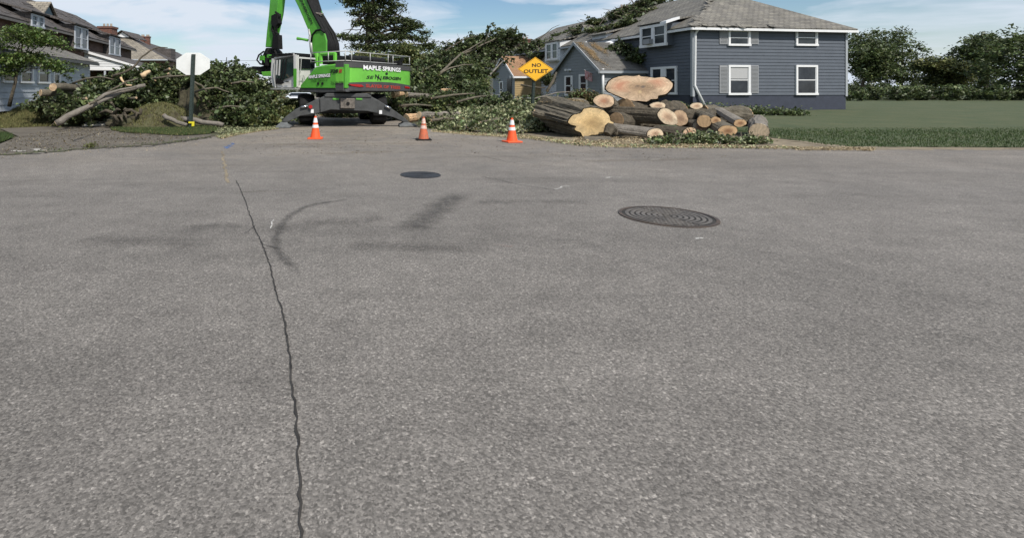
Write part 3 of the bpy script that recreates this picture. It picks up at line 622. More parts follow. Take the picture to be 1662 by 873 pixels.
def window(pl, a0, a1, z0, z1, root, off=.05, n=1, trim=M['trim'], rail=True, fw=.1, curtain=0, name='window', mull=.16):
    """outer casing, meeting rails, recessed panes; n sashes side by side"""
    f = MB(); d0, d1 = off - .06, off + .045
    pl.box(f, a0, a1, z1 - fw, z1, d0, d1); pl.box(f, a0 - .03, a1 + .03, z0, z0 + fw, d0, d1 + .03)
    pl.box(f, a0, a0 + fw, z0 + fw, z1 - fw, d0, d1); pl.box(f, a1 - fw, a1, z0 + fw, z1 - fw, d0, d1)
    wd = (a1 - a0 - 2 * fw - (n - 1) * mull) / n; p = MB()
    for i in range(n):
        b0 = a0 + fw + i * (wd + mull); b1 = b0 + wd
        if i < n - 1: pl.box(f, b1, b1 + mull, z0 + fw, z1 - fw, d0, d1 - .003)
        pl.box(f, b0, b1, (z0 + z1) / 2 - .03, (z0 + z1) / 2 + .03, d0, d1 - .03)
        for q0, q1 in ((b0, b0 + .04), (b1 - .04, b1)): pl.box(f, q0, q1, z0 + fw, z1 - fw, d0, d1 - .035)
        wallquad(p, pl, b0, b1, z0 + fw, z1 - fw, off - .02)
    o = f.build(name, trim, root); p.build('pane', M['pane'], o)
    if curtain:
        c = MB()
        for i in range(n):
            b0 = a0 + fw + i * (wd + mull); b1 = b0 + wd; zz = z1 - fw - (z1 - z0 - 2 * fw) * curtain
            pts = []
            for k in range(9):
                t = k / 8; pts.append((b0 + .05 + (wd - .1) * t, off - .016 + .004 * (k % 2)))
            for (x0, y0), (x1, y1) in zip(pts, pts[1:]):
                c.face([pl.pt(x0, zz, y0), pl.pt(x1, zz, y1), pl.pt(x1, z1 - fw, y1), pl.pt(x0, z1 - fw, y0)])
        c.build('curtain', M['curtain'], o)
    return o
def winpx(pl, px0, px1, pt, pb, root, at=None, **k):
    """window from its pixel extents on a wall plane"""
    a0, zt = pl.hit(px0, pt); a1, _ = pl.hit(px1, pt); _, zb = pl.hit(px0, pb)
    if a0 > a1: a0, a1 = a1, a0
    return window(pl, a0, a1, zb, zt, root, **k)

# --- blue end house (right)
C0 = Vector((21.7, 36.0)); EZ = 5.86; PIT = .557
LW = Plane(C0, S2, -R2); FW = Plane(C0, R2, -S2)
Lk, Wm = 8.5, 12.0
def rp3(m, k, z): p = C0 + R2 * m + S2 * k; return Vector((p.x, p.y, z))
hb = empty('blue_house', rp3(6, 4, 0), 'dark blue clapboard house with white downspout and grey slate hip roof behind the cut logs', 'house')
mb = MB(); siding(mb, LW, lambda z: (0, Lk), 1.19, EZ, .225); siding(mb, FW, lambda z: (0.0, Wm), 1.19, EZ, .225)
RW = Plane(C0 + R2 * Wm, S2, R2); siding(mb, RW, lambda z: (0, 30), 1.19, EZ, .225)
mb.build('wall', M['blue_siding'], hb)
mb = MB(); LW.box(mb, 0, Lk, -.1, 1.19, -.3, -.01); FW.box(mb, 0.01, Wm - .01, -.1, 1.19, -.3, -.012); RW.box(mb, 0.02, 30, -.1, 1.19, -.3, -.01)
mb.build('foundation', M['blue_base'], hb)
for pl_c, x0_, x1_, o_ in ((LW, -.05, .12, .075), (FW, -.07, .1, .07), (FW, Wm - .1, Wm + .07, .07)):
    mb = MB(); pl_c.box(mb, x0_, x1_, 1.1, EZ, .036, o_); mb.build('corner_trim', M['trim_grey'], hb)
ov = .45; ze = EZ - ov * PIT * .3
mb = MB()
rm, rk, rz = 6.0, 4.7, EZ + PIT * 6.0
roofquad(mb, [rp3(-ov, -ov, ze), rp3(Wm + ov, -ov, ze), rp3(rm, rk, rz)])
roofquad(mb, [rp3(-ov, -ov, ze), rp3(rm, rk, rz), rp3(rm, Lk, rz), rp3(-ov, Lk, ze)])
roofquad(mb, [rp3(Wm + ov, -ov, ze), rp3(Wm + ov, Lk, ze), rp3(rm, Lk, rz), rp3(rm, rk, rz)])
for i in range(70):                                            # lifted and slipped slates along eaves and hip
    t = R.random(); q = R.choice((0, 0, 1))
    if q == 0: p = rp3(-ov + (Wm + 1) * t * .5, -ov + R.uniform(-.02, .35), ze + .04 + R.uniform(0, .06)); 
    else: p = rp3(-ov + 6.4 * t, -ov + 5.1 * t, ze + (rz - ze) * t + .03)
    a = Vector((.2, R.uniform(-.05, .05), R.uniform(-.06, .06))); b = Vector((R.uniform(-.06, .06), .14, .08 + R.uniform(-.05, .05)))
    mb.box(p, a, b, (0, 0, .012))
rb = mb.build('roof', M['slate'], hb)
mb = MB(); FW.box(mb, -ov, Wm + ov, ze - .26, ze - .1, ov - .05, ov + .05); LW.box(mb, -ov, Lk, ze - .26, ze - .1, ov - .05, ov + .05)
mb.build('gutter', M['trim'], hb)
mb = MB(); LW.box(mb, -.4, Lk, ze - .14, ze - .11, -.1, ov - .06); FW.box(mb, -.4, Wm, ze - .14, ze - .11, -.1, ov - .06); mb.build('soffit', M['trim_grey'], hb)
dz = [FW.ph(1134, 47, .45), FW.ph(1130.5, 51.5, .16), FW.ph(1128.5, 56, .1), FW.ph(1127.5, 139, .1), FW.ph(1147, 178, .25)]
mb = MB(); mb.tube(dz, .085, 8); mb.build('downspout', M['trim'], hb, smooth=True)
# wall dormer window on the left side, breaking the eave
DO = ov + .08; a1, zt = LW.hit(1082, 37, DO); a0, _ = LW.hit(1039, 44, DO); zb = LW.hit(1039, 79, DO)[1]; zt = LW.hit(1039, 44.5, DO)[1]
lo_, hi_ = min(a0, a1), max(a0, a1)
mb = MB(); LW.box(mb, lo_ - .02, hi_ + .02, zb + .02, zt + .05, -1.6, DO - .03)
roofo = mb.build('dormer', M['blue_siding'], hb)
mb = MB(); roofquad(mb, [LW.pt(lo_ - .15, zt + .12, DO + .12), LW.pt(hi_ + .15, zt + .12, DO + .12), LW.pt(hi_ + .3, zt + .62, -1.9), LW.pt(lo_ - .3, zt + .62, -1.9)], .1); mb.build('roof', M['slate'], roofo)
window(LW, lo_, hi_, zb, zt, hb, off=DO, n=2, fw=.2, mull=.3)
ac = MB(); LW.box(ac, hi_ - 1.5, hi_ - .8, zb + .22, zb + .58, DO, DO + .35); ao = ac.build('air_conditioner', M['shutter'], hb)
winpx(LW, 1100, 1058, 107.5, 154, hb, off=.08, n=2, fw=.16, mull=.5)
for (pt_, pb_, cu) in ((48.5, 75, .0), (106, 154.6, .45)):
    winpx(FW, 1180.5, 1216, pt_, pb_, hb, off=.08, n=1, fw=.14, curtain=cu)
    for x0, x1 in ((1166.8, 1180), (1216.8, 1230)):
        s0, zt_ = FW.hit(x0, pt_ + .5); s1, _ = FW.hit(x1, pt_); _, zb_ = FW.hit(x0, pb_ - 3)
        mb = MB(); FW.box(mb, s0, s1, zb_, zt_, .04, .07)
        z = zb_ + .08
        while z < zt_ - .1:
            mb.box(FW.pt((s0 + s1) / 2, z, .08), (R2 * (s1 - s0 - .12) / 2).to_3d(), (S2 * -.02).to_3d() + Vector((0, 0, .025)), (0, 0, .006)); z += .09
        mb.build('shutter', M['shutter'], hb)
for (pt_, pb_) in ((48.5, 75), (106, 154.6)):
    winpx(FW, 1290, 1325, pt_, pb_, hb, off=.08, n=1, fw=.14)

# --- pale attached house beyond it
hp = empty('row_house', rp3(6, 16, 0), 'pale grey row house with fallen branches on its slate roof, joined to the blue house', 'house')
mb = MB(); siding(mb, LW, lambda z: (Lk, 31), 0, EZ, .225); mb.build('wall', M['pale_siding'], hp)
mb = MB()
roofquad(mb, [rp3(-ov, Lk + .01, ze), rp3(rm, Lk + .01, rz), rp3(rm, 30, rz), rp3(-ov, 31.4, ze)])
roofquad(mb, [rp3(Wm + ov, Lk + .01, ze), rp3(Wm + ov, 31.4, ze), rp3(rm, 30, rz), rp3(rm, Lk + .01, rz)])
roofquad(mb, [rp3(-ov, 31.4, ze), rp3(rm, 30, rz), rp3(Wm + ov, 31.4, ze)])
mb.build('roof', M['slate'], hp)
mb = MB(); LW.box(mb, Lk, 31.3, ze - .26, ze - .1, ov - .05, ov + .05); mb.build('gutter', M['trim_grey'], hp)
for (x0, x1, t0, b0) in ((914, 894, 78, 96),):
    a1, zt = LW.hit(x1, t0); a0, _ = LW.hit(x0, t0); _, zb = LW.hit(x0, b0)
    mb = MB(); LW.box(mb, min(a0, a1) - .3, max(a0, a1) + .3, 4.4, EZ + .55, -1.6, .5); d = mb.build('dormer', M['white_siding'], hp)
    mb = MB(); roofquad(mb, [LW.pt(min(a0, a1) - .5, EZ + .58, .7), LW.pt(max(a0, a1) + .5, EZ + .58, .7), LW.pt(max(a0, a1) + .5, EZ + 1.1, -1.9), LW.pt(min(a0, a1) - .5, EZ + 1.1, -1.9)], .1); mb.build('roof', M['slate'], d)
    window(LW, min(a0, a1), max(a0, a1), 4.5, EZ + .45, hp, off=.55, n=2, fw=.2, mull=.35)
# a second, smaller dormer and the little gable vent on the slope
a0, _ = LW.hit(985, 60); a1, _ = LW.hit(962, 60)
mb = MB(); LW.box(mb, min(a0, a1), max(a0, a1), EZ - .1, EZ + .5, -1.4, .05); d = mb.build('dormer', M['pale_siding'], hp)
mb = MB(); roofquad(mb, [LW.pt(min(a0, a1) - .3, EZ + .52, .3), LW.pt(max(a0, a1) + .3, EZ + .52, .3), LW.pt(max(a0, a1) + .3, EZ + 1.15, -2), LW.pt(min(a0, a1) - .3, EZ + 1.15, -2)], .1); mb.build('roof', M['slate'], d)
def gablet(root, pl, kc, off, zb, wd, ht, depth, wm, rmat):
    mb = MB(); a, b, c = pl.pt(kc - wd, zb, off), pl.pt(kc + wd, zb, off), pl.pt(kc, zb + ht, off)
    mb.prism([a, b, c], (pl.n * -.5).to_3d()); o = mb.build('gable_vent', wm, root)
    mb = MB()
    for e, s in ((a, -1), (b, 1)):
        u = (pl.u * s * .15).to_3d(); n = (pl.n * .15).to_3d(); bk = (pl.n * -depth).to_3d()
        lift = Vector((0, 0, .03))
        roofquad(mb, [e + u + n - Vector((0, 0, .1)), c + n + lift, c + bk + lift, e + u - Vector((0, 0, .1)) + bk * .35], .07)
    mb.build('roof', rmat, o); return o
gablet(hp, LW, 17.3, -2.2, EZ + 2.2 * PIT - .05, .95, .95, 2.2, M['trim'], M['slate'])
for px, py in ((988, 70), (946, 72)):
    mb = MB(); p = P(px, py, 44); mb.box(p, (.45, .1, .12), (0, .25, .1), (0, .0, .02)); tag(mb.build('roof_flashing', M['trim'], hp))
# chimney of the row
def chimney(root, c, wx, wy, z0, z1, m=M['far_brick']):
    mb = MB(); x, y = c
    for (a, b) in (((x - wx, y - wy), (x + wx, y - wy)), ((x + wx, y - wy), (x + wx, y + wy)), ((x + wx, y + wy), (x - wx, y + wy)), ((x - wx, y + wy), (x - wx, y - wy))):
        l = math.dist(a, b); mb.face([(*a, z0), (*b, z0), (*b, z1), (*a, z1)], [(0, z0), (l, z0), (l, z1), (0, z1)])
    mb.face([(x - wx, y - wy, z1), (x + wx, y - wy, z1), (x + wx, y + wy, z1), (x - wx, y + wy, z1)])
    mb.abox(x - wx - .08, x + wx + .08, y - wy - .08, y + wy + .08, z1 - .18, z1 + .02)
    o = mb.build('chimney', m, root)
    p = MB()
    for s in (-.5, 0, .5): p.tube([(x + s * wx, y, z1), (x + s * wx, y, z1 + .35)], [.13, .1], 8)
    p.build('chimney_pot', M['wood_grey'], o); return o
cp = P(1013, 12, 56); chimney(hp, (cp.x, cp.y), .55, .5, 8.6, cp.z - .1)
cp = P(850, 66, 64.5); chimney(hp, (cp.x, cp.y), .7, .6, 4.5, cp.z + .1)

# --- porch with gable (grey) on the blue house
def porch(name, label, k0, m0, depth, length, ez, pz, wallm, sidem, roofm, trimm, zg=0):
    """gable faces the street (-R2); near side wall faces the camera"""
    o0 = C0 + S2 * k0 - R2 * m0
    root = empty(name, (o0.x + .5, o0.y + 2, zg), label, 'porch')
    GP = Plane(o0, S2, -R2); SP = Plane(o0, R2, -S2); mid = length / 2
    mb = MB(); siding(mb, GP, lambda z: (0, length) if z <= ez else (mid * (z - ez) / (pz - ez), length - mid * (z - ez) / (pz - ez)), zg, pz, .235); mb.build('gable_wall', wallm, root)
    mb = MB(); siding(mb, SP, lambda z: (0, m0), zg, ez, .235); mb.build('side_wall', sidem, root)
    mb = MB(); e = .3; sl = (pz - ez) / mid; n3 = (GP.n * e).to_3d()
    back = m0
    def q(a, z, b): return GP.pt(a, z, e - b)
    roofquad(mb, [q(-e, ez - e * sl + .06, 0), q(mid, pz + .06, 0), q(mid, pz + .06, back + e), q(-e, ez - e * sl + .06, back + e)], .1)
    roofquad(mb, [q(length + e, ez - e * sl + .06, 0), q(mid, pz + .06, 0), q(mid, pz + .06, back + e), q(length + e, ez - e * sl + .06, back + e)], .1)
    mb.build('roof', roofm, root)
    mb = MB()
    for a in (-e, length + e):
        A, B = q(a, ez - e * sl + .07, -.03), q(mid, pz + .07, -.03); dn = Vector((0, 0, -.26))
        mb.prism([A, B, B + dn, A + dn], (GP.n * -.06).to_3d())
    SP.box(mb, -.25, m0, ez - e * sl - .18, ez - e * sl + .02, e - .05, e + .04)
    mb.build('bargeboard', trimm, root)
    return root, GP, SP
pr, GP, SP = porch('entrance_porch', 'grey clapboard gabled entrance porch with sawdust-streaked roof on the blue house', 4.8, 3.72, 3.7, 6.7, 3.15, 5.36, M['grey_siding'], M['grey_siding'], M['shingle'], M['trim_grey'])
def door(pl, px0, px1, pt, pb, root):
    a0, zt = pl.hit(px1, pt); a1, _ = pl.hit(px0, pt); _, zb = pl.hit(px1, pb)
    if a0 > a1: a0, a1 = a1, a0
    d = MB(); pl.box(d, a0, a1, zb, zt, .03, .09); o = d.build('door', M['trim'], root)
    g = MB(); h = (zt - zb)
    wallquad(g, pl, a0 + (a1 - a0) * .22, a1 - (a1 - a0) * .22, zb + h * .1, zb + h * .47, .096); wallquad(g, pl, a0 + (a1 - a0) * .22, a1 - (a1 - a0) * .22, zb + h * .53, zb + h * .93, .096)
    g.build('pane', M['glass'], o)
    hh = MB(); hh.box(pl.pt(a0 + .12, zb + h * .5, .12), (.03, 0, 0), (0, .03, 0), (0, 0, .09)); hh.build('handle', M['steel'], o)
    return o
door(GP, 917.5, 930.5, 123, 156, pr); winpx(GP, 941.5, 955, 121, 150.5, pr, off=.08, n=1, fw=.16)
mb = MB(); mb.tube([SP.ph(978.5, 112, .12), SP.ph(978.5, 160, .12)], .1, 8); mb.build('downspout', M['trim'], pr, smooth=True)
mb = MB(); c = GP.ph(922, 114, .15); mb.box(c, (.1, 0, 0), (0, .1, 0), (0, 0, .08)); mb.tube([c, c + Vector((-.3, -.15, 0))], [.04, .1], 8); mb.tube([c, c + Vector((.2, -.25, 0))], [.04, .1], 8); mb.build('floodlight', M['trim'], pr)
# sawdust streaks lying on the porch roof
def stripe(root, pts, m): pass
fl = empty('flag', GP.ph(957, 122, .1), 'small red and white flag hanging on a pole beside the porch window', 'flag')
mb = MB(); c = GP.ph(957, 121, .1); mb.tube([GP.ph(957, 124, .05), c + Vector((-.5, -.25, .35))], .02, 6); mb.build('pole', M['trim'], fl)
mb = MB(); base = c + Vector((-.45, -.22, .3))
gv = [[base + Vector((.16 * i + .02 * math.sin(j), .05 * math.sin(i * 2 + j), -.13 * j - .07 * i)) for i in range(5)] for j in range(6)]
for j in range(5):
    for i in range(4): mb.face([gv[j][i], gv[j][i + 1], gv[j + 1][i + 1], gv[j + 1][i]])
mb.build('cloth', M['flag_red'], fl)
# --- tan and grey porch further on
p2, GP2, SP2 = porch('entrance_porch', 'small porch with grey gable, tan side wall and brown shingle roof behind the yellow sign', 21.9, 3.0, 3, 6.1, 3.15, 5.25, M['grey_siding'], M['tan'], M['shingle_brown'], M['trim'])
for nm, x0, x1, t0, b0 in (('door', 811.5, 817.5, 132, 160),): door(GP2, x0, x1, t0, b0, p2)
a0, zt = GP2.hit(831, 128); a1, _ = GP2.hit(823.5, 128)
mb = MB(); GP2.box(mb, min(a0, a1), max(a0, a1), 0, zt, .03, .06); mb.build('doorway', M['glass'], p2)
mb = MB(); a0, zt = GP2.hit(832, 125); GP2.box(mb, a0 - .12, a0 + .12, zt - .15, zt + .12, .05, .3); mb.build('porch_lamp', M['trim'], p2)

# --- cream gabled house far behind
def gable_house(name, label, px0, px1, py_e, py_p, Y, depth, wallm, roofm, slant=0):
    a = P(px0, py_e, Y); b = P(px1, py_e, Y); pk = P((px0 + px1) / 2, py_p, Y)
    root = empty(name, ((a.x + b.x) / 2, Y, 0), label, 'house'); back = (S2 * depth).to_3d()
    mb = MB(); mb.prism([(a.x, Y, 0), (b.x, Y, 0), b, pk, a], back); mb.build('wall', wallm, root)
    mb = MB(); o = Vector((0, -.3, 0))
    for e, s in ((a, -1), (b, 1)):
        d = (e - pk) * .12; roofquad(mb, [e + d + o, pk + o + Vector((0, 0, .08)), pk + back + Vector((0, 0, .08)), e + d + back], .15)
    mb.build('roof', roofm, root); return root
h3 = gable_house('gabled_house', 'cream gabled house with dark brown roof showing above the fallen crown', 806, 868, 95, 71, 88, 12, M['cream'], M['slate_dark'])
mb = MB(); a, b, pk = P(812, 93, 88), P(862, 93, 88), P(837, 71, 88)
roofquad(mb, [P(790, 96, 84), P(837, 70.5, 87), P(828, 72, 100), P(775, 97, 97)], .15); mb.build('side_roof', M['slate_dark'], h3)
h4 = gable_house('far_house', 'small distant brick house beyond the grapple and brush', 409, 421, 131, 123, 110, 8, M['far_brick'], M['slate_dark'])

# --- left brick row house
LC = Vector((-21.2, 30.8)); LP = Plane(LC, S2, R2); LE = 25.7
def lp3(m, k, z): p = LC - R2 * m + S2 * k; return Vector((p.x, p.y, z))
hl = empty('brick_row_house', lp3(3, 10, .6), 'dark red brick row house with weathered slate roof and paired dormer windows', 'house')
mb = MB(); wallquad(mb, LP, -22, LE, .3, EZ); E2 = Plane(lp3(0, LE, 0)[:2], -R2, S2); wallquad(mb, E2, 0, 11, .3, EZ); wallquad(mb, Plane(lp3(0, -22, 0)[:2], -R2, -S2), 0, 11, .3, EZ)
mb.face([lp3(0, LE, EZ), lp3(11, LE, EZ), lp3(5.5, LE, 9.1)]); mb.build('wall', M['brick'], hl)
mb = MB(); LZ = 9.25
roofquad(mb, [lp3(-ov, -22, ze), lp3(-ov, LE + .3, ze), lp3(5.5, LE + .3, LZ), lp3(5.5, -22, LZ)])
roofquad(mb, [lp3(11 + ov, -22, ze), lp3(5.5, -22, LZ), lp3(5.5, LE + .3, LZ), lp3(11 + ov, LE + .3, ze)])
for i in range(160):
    k = R.uniform(-6, LE); m_ = R.uniform(-.2, 5.2); z = ze + (LZ - ze) * (m_ + ov) / (5.5 + ov) + .03
    mb.box(lp3(m_, k, z), (S2 * R.uniform(.15, .45)).to_3d(), (R2 * -.12).to_3d() + Vector((0, 0, .07)), (0, 0, .01 + R.random() * .015))
mb.build('roof', M['slate_dark'], hl)
mb = MB(); LP.box(mb, -22, LE + .3, ze - .24, ze - .1, ov - .05, ov + .05); mb.build('gutter', M['dark_trim'], hl)
for (x0, x1, t0, b0, zz) in ((50, 70.5, 33, 44, EZ + .45), (120.5, 142, 52, 80, EZ + .5), (177, 194.5, 65, 90, EZ + .5)):
    a0, _ = LP.hit(x0, 60, .5); a1, _ = LP.hit(x1, 60, .5); _, zb = LP.hit(x0, b0, .5); zb = max(zb, 4.3)
    mb = MB(); LP.box(mb, a0 - .02, a1 + .02, zb, zz + .1, -1.8, .5); d = mb.build('dormer', M['slate_dark'], hl)
    mb = MB(); roofquad(mb, [LP.pt(a0 - .4, zz + .14, .75), LP.pt(a1 + .4, zz + .14, .75), LP.pt(a1 + .4, zz + .95, -2.2), LP.pt(a0 - .4, zz + .95, -2.2)], .1); mb.build('roof', M['slate_dark'], d)
    window(LP, a0, a1, zb + .05, zz, hl, off=.53, n=2, fw=.13, mull=.28, trim=M['old_siding'])
a0, _ = LP.hit(80, 20, -2.6)
gablet(hl, LP, a0, -2.6, ze + (LZ - ze) * .51 - .1, 1.3, 1.1, 3, M['glass'], M['slate_tan'])
cpp = lp3(2.2, LE - .4, 0); chimney(hl, (cpp.x, cpp.y), .72, .6, 6.5, P(0, 44.5, cpp.y).z)
# white enclosed porches along the row
PO = LC + R2 * 3.0; PP = Plane(PO, S2, R2)
ph_ = empty('enclosed_porch', PP.pt(-3, .6, -1), 'long low enclosed porch with weathered white clapboards and a row of dark windows', 'porch')
kE = 5.2
mb = MB(); siding(mb, PP, lambda z: (-22, kE), .55, 3.35, .3, .03)
E3 = Plane(PP.pt(kE, 0)[:2], -R2, S2); siding(mb, E3, lambda z: (0, 3), .55, 3.35, .3, .03); mb.build('wall', M['old_siding'], ph_)
mb = MB(); roofquad(mb, [PP.pt(-22, 3.42, .45), PP.pt(kE + .4, 3.42, .45), PP.pt(kE + .4, 4.75, -3.05), PP.pt(-22, 4.75, -3.05)], .14); mb.build('roof', M['slate'], ph_)
mb = MB(); PP.box(mb, -22, kE + .4, 3.2, 3.36, .4, .5); mb.build('gutter', M['dark'], ph_)
for (x0, x1) in ((-30, -8), (2, 25), (31, 52), (60, 79), (85, 96)):
    a0, _ = PP.hit(x0, 120); a1, _ = PP.hit(x1, 120); window(PP, a0, a1, 1.9, 3.05, ph_, off=.05, n=1, fw=.1)
# next porch: white gable end facing the camera
pg = empty('side_porch', P(185, 150, 43.6), 'white clapboard lean-to porch end with black slate roof beside the brick wall', 'porch')
q0 = Plane(lp3(0, 12.7, 0)[:2], R2, -S2)
w_ = 4.5; z_t, z_b = 4.7, 3.35
mb = MB(); siding(mb, q0, lambda z: (0, w_ if z <= z_b + .05 else w_ * (z_t - z) / (z_t - z_b)), 3.25, z_t, .2, .03); mb.build('gable_wall', M['white_siding'], pg)
mb = MB(); roofquad(mb, [q0.pt(-.02, z_t + .1, .15), q0.pt(w_ + .3, z_b - .02, .15), q0.pt(w_ + .3, z_b - .02, -11), q0.pt(-.02, z_t + .1, -11)], .12); mb.build('roof', M['slate_dark'], pg)
mb = MB(); A, B = q0.pt(-.02, z_t + .06, .2), q0.pt(w_ + .3, z_b - .05, .2); mb.prism([A, B, B - Vector((0, 0, .16)), A - Vector((0, 0, .2))], (S2 * .05).to_3d())
q0.box(mb, 0, w_ + .1, 3.12, 3.27, .0, .08); mb.build('trim_board', M['trim'], pg)
mb = MB()
for a in (.1, 1.5, 3.0, 4.3): q0.box(mb, a, a + .14, .5, 3.12, -.06, .04)
q0.box(mb, .1, 4.4, 1.3, 1.42, -.02, .03); mb.build('post', M['old_siding'], pg)
mb = MB(); q0.box(mb, .05, w_ - .2, .5, 3.1, -9, -3); mb.build('back_wall', M['brick'], pg)

# --- hip roofed house beyond, left
h5 = empty('hip_roof_house', P(235, 145, 82), 'brick house with tan slate hip roof, small white gablet and long grey ridge', 'house')
Y5 = 77; a = P(150, 97, Y5); b = P(271, 97, Y5); pk = P(198.5, 56, Y5 + 7); bk = (S2 * 42).to_3d()
EZ5 = a.z
mb = MB()
mb.prism([(a.x + .5, Y5 + .4, 0), (b.x - .4, Y5 + .4, 0), (b.x - .4, Y5 + .4, EZ5 + .2), (a.x + .5, Y5 + .4, EZ5 + .2)], bk)
mb.build('wall', M['far_brick'], h5)
mb = MB(); roofquad(mb, [a, b, pk], .15); mb.build('front_roof', M['slate_tan'], h5)
mb = MB(); roofquad(mb, [b, b + bk, pk + bk, pk], .15); roofquad(mb, [a, pk, pk + bk, a + bk], .15); mb.build('roof', M['slate_dark'], h5)
mb = MB(); A, B, T = P(186, 61, Y5 + 5.5), P(210, 61, Y5 + 5.5), P(198.5, 52.5, Y5 + 5.5); mb.prism([A, B, T], (0, .5, 0)); go = mb.build('gablet', M['trim'], h5)
mb = MB(); T2 = T + Vector((0, 0, .25)); roofquad(mb, [A - Vector((.7, .4, .1)), T2 - Vector((0, .4, 0)), T2 + Vector((0, 6, 0)), A + Vector((-.7, 5, -.1))], .1); roofquad(mb, [B + Vector((.7, -.4, -.1)), T2 - Vector((0, .4, 0)), T2 + Vector((0, 6, 0)), B + Vector((.7, 5, -.1))], .1); mb.build('gablet_roof', M['slate_dark'], go)
mb = MB(); mb.tube([a + Vector((0, -.1, -.1)), b + Vector((.1, -.1, -.1))], .14, 6); mb.build('gutter', M['trim_grey'], h5)
mb = MB(); d0 = P(262, 92, Y5 + 6); mb.box(P(268, 88, Y5 + 9), (1.3, 0, 0), (0, 1, 0), (0, 0, .8)); mb.build('dormer', M['slate_dark'], h5)
for px in (232, 240): 
    c = P(px, 60, Y5 + 16); chimney(h5, (c.x, c.y), .35, .3, 8, c.z)

# ------------------------------------------------------------------ excavator
A0 = Vector((-1.01, 22.0)); FD = Vector((-.808, .588)).normalized(); WD = Vector((-FD.y, FD.x)) * -1
WD = Vector((.588, .808)).normalized()
ex = empty('material_handler', (-1.6, 26, 0), 'green and dark grey wheeled material handler with white cab, its boom raised over the brush', 'excavator')
def mp(f, w_, z): p = A0 + FD * f + WD * w_; return Vector((p.x, p.y, z))
SPL = Plane(A0, FD, -WD); RPL = Plane(A0, WD, -FD)
def spz(px, py, w_=0): return SPL.ph(px, py, -w_)
W3 = lambda d: (WD * d).to_3d(); F3 = lambda d: (FD * d).to_3d()
# side body
def side_prism(pxs, w0, w1, name, m, bevel=.03, parent=ex):
    mb = MB(); mb.prism([spz(x, y, w0) for x, y in pxs], W3(w1 - w0)); return mb.build(name, m, parent, bevel=bevel)
side_prism([(487.3, 143.5), (488, 138.5), (512, 109.5), (520, 108), (561, 104.5), (560.5, 143.5)], 0, .9, 'side_panel', M['green'], .02)
mb = MB()
f1 = SPL.hit(512, 109)[0]; zA = spz(520, 108).z
mb.prism([mp(0.05, .0, 2.62), mp(f1, 0, 2.55), mp(f1, .25, 2.72), mp(0.05, .25, 2.76)], F3(0) + Vector((0, 0, -.05))) if False else None
mb.shape([mp(.02, -.002, 2.57), mp(f1, -.002, 2.50), mp(f1 - .1, .3, 2.62), mp(.02, .3, 2.70), mp(.02, .9, 2.70), mp(f1 - .1, .9, 2.62)], [(0, 1, 2, 3), (3, 2, 5, 4)])
mb.build('hood_edge', M['green_lit'], ex)
mb = MB(); mb.prism([mp(0.1, .9, 1.62), mp(2.6, .9, 1.62), mp(2.6, .9, 2.3), mp(1.7, .9, 2.62), mp(.1, .9, 2.66)], W3(4.2)); mb.build('engine_housing', M['green'], ex, bevel=.03)
mb = MB(); mb.prism([mp(2.6, 3.4, 1.62), mp(4.6, 3.4, 1.62), mp(4.6, 3.4, 2.3), mp(2.6, 3.4, 2.5)], W3(1.7)); mb.build('fuel_tank', M['green'], ex, bevel=.03)
side_prism([(486, 143.4), (560, 143.4), (562, 149.5), (520, 151), (487, 149)], .04, 5.0, 'chassis_deck', M['under'], .02)
# counterweight: bowed rear
def cw(zlo, zhi, off, m, name, n=14):
    mb = MB(); rows = []
    for i in range(n + 1):
        t = i / n; wv = -.012 + 5.224 * t; bow = -.22 * (1 - (2 * t - 1) ** 2) - off
        if i == 0: bow += .1
        if i == n: bow += .1
        a, b = zlo(t), zhi(t); rows.append([mp(bow, wv, a), mp(bow, wv, b), mp(.5, wv, b), mp(.5, wv, a)])
    for r0, r1 in zip(rows, rows[1:]):
        for k in range(4): mb.face([r0[k], r1[k], r1[(k + 1) % 4], r0[(k + 1) % 4]])
    mb.face(rows[0]); mb.face(rows[-1][::-1]); return mb.build(name, m, ex)
zt_ = lambda t: 2.70; zb1 = lambda t: 2.50 - .05 * math.sin(math.pi * t) * 0
cw(lambda t: 1.86 + .10 * math.sin(math.pi * t) - .1 * t, lambda t: 2.51 - .03 * t, 0, M['green_lit'], 'counterweight')
cw(lambda t: 2.505 - .03 * t, lambda t: 2.72 - .03 * t, .03, M['dark'], 'counterweight_cap')
cw(lambda t: 1.53 - .02 * t, lambda t: 1.855 + .10 * math.sin(math.pi * t) - .1 * t, .02, M['dark'], 'rear_bumper')
def on_rear(q, e=.012, cap=0):
    d = q.xy - A0; wv = d.dot(WD); t_ = max(0, min(1, wv / 5.2)); off = .22 * (1 - (2 * t_ - 1) ** 2) + cap + e
    b = A0 + WD * wv - FD * off; return Vector((b.x, b.y, q.z))
def rear(px, py, off=.25): return RPL.ph(px, py, off)
nr = (-FD).to_3d()
for (pts) in ([(570, 137.2), (580, 137), (588, 137.8), (591.5, 141.2), (585, 142), (574, 139.8)], [(656, 140.5), (663, 141), (667, 142.6), (666, 144.2), (657, 143.8)]):
    mb = MB(); off = .2 if pts[0][0] < 600 else .14
    mb.prism([on_rear(rear(x, y, off), .05) for x, y in pts], (FD * .1).to_3d()); mb.build('tail_light', M['red_lens'], ex, bevel=.01)
def rtext(s, x0, y0, x1, y1, hpx, m, bold=0, slant=0, off=.255, name='lettering', sp=1.0):
    p0 = rear(x0, y0, off); p1 = rear(x1, y1, off); k = (p0.y + p1.y) / 2 / F
    return text(s, p0, p1, hpx * k, nr, m, ex, name, bold, slant, .0, sp, None, lambda q: on_rear(q, .012, {.29: .03, .275: .02}.get(off, 0)))
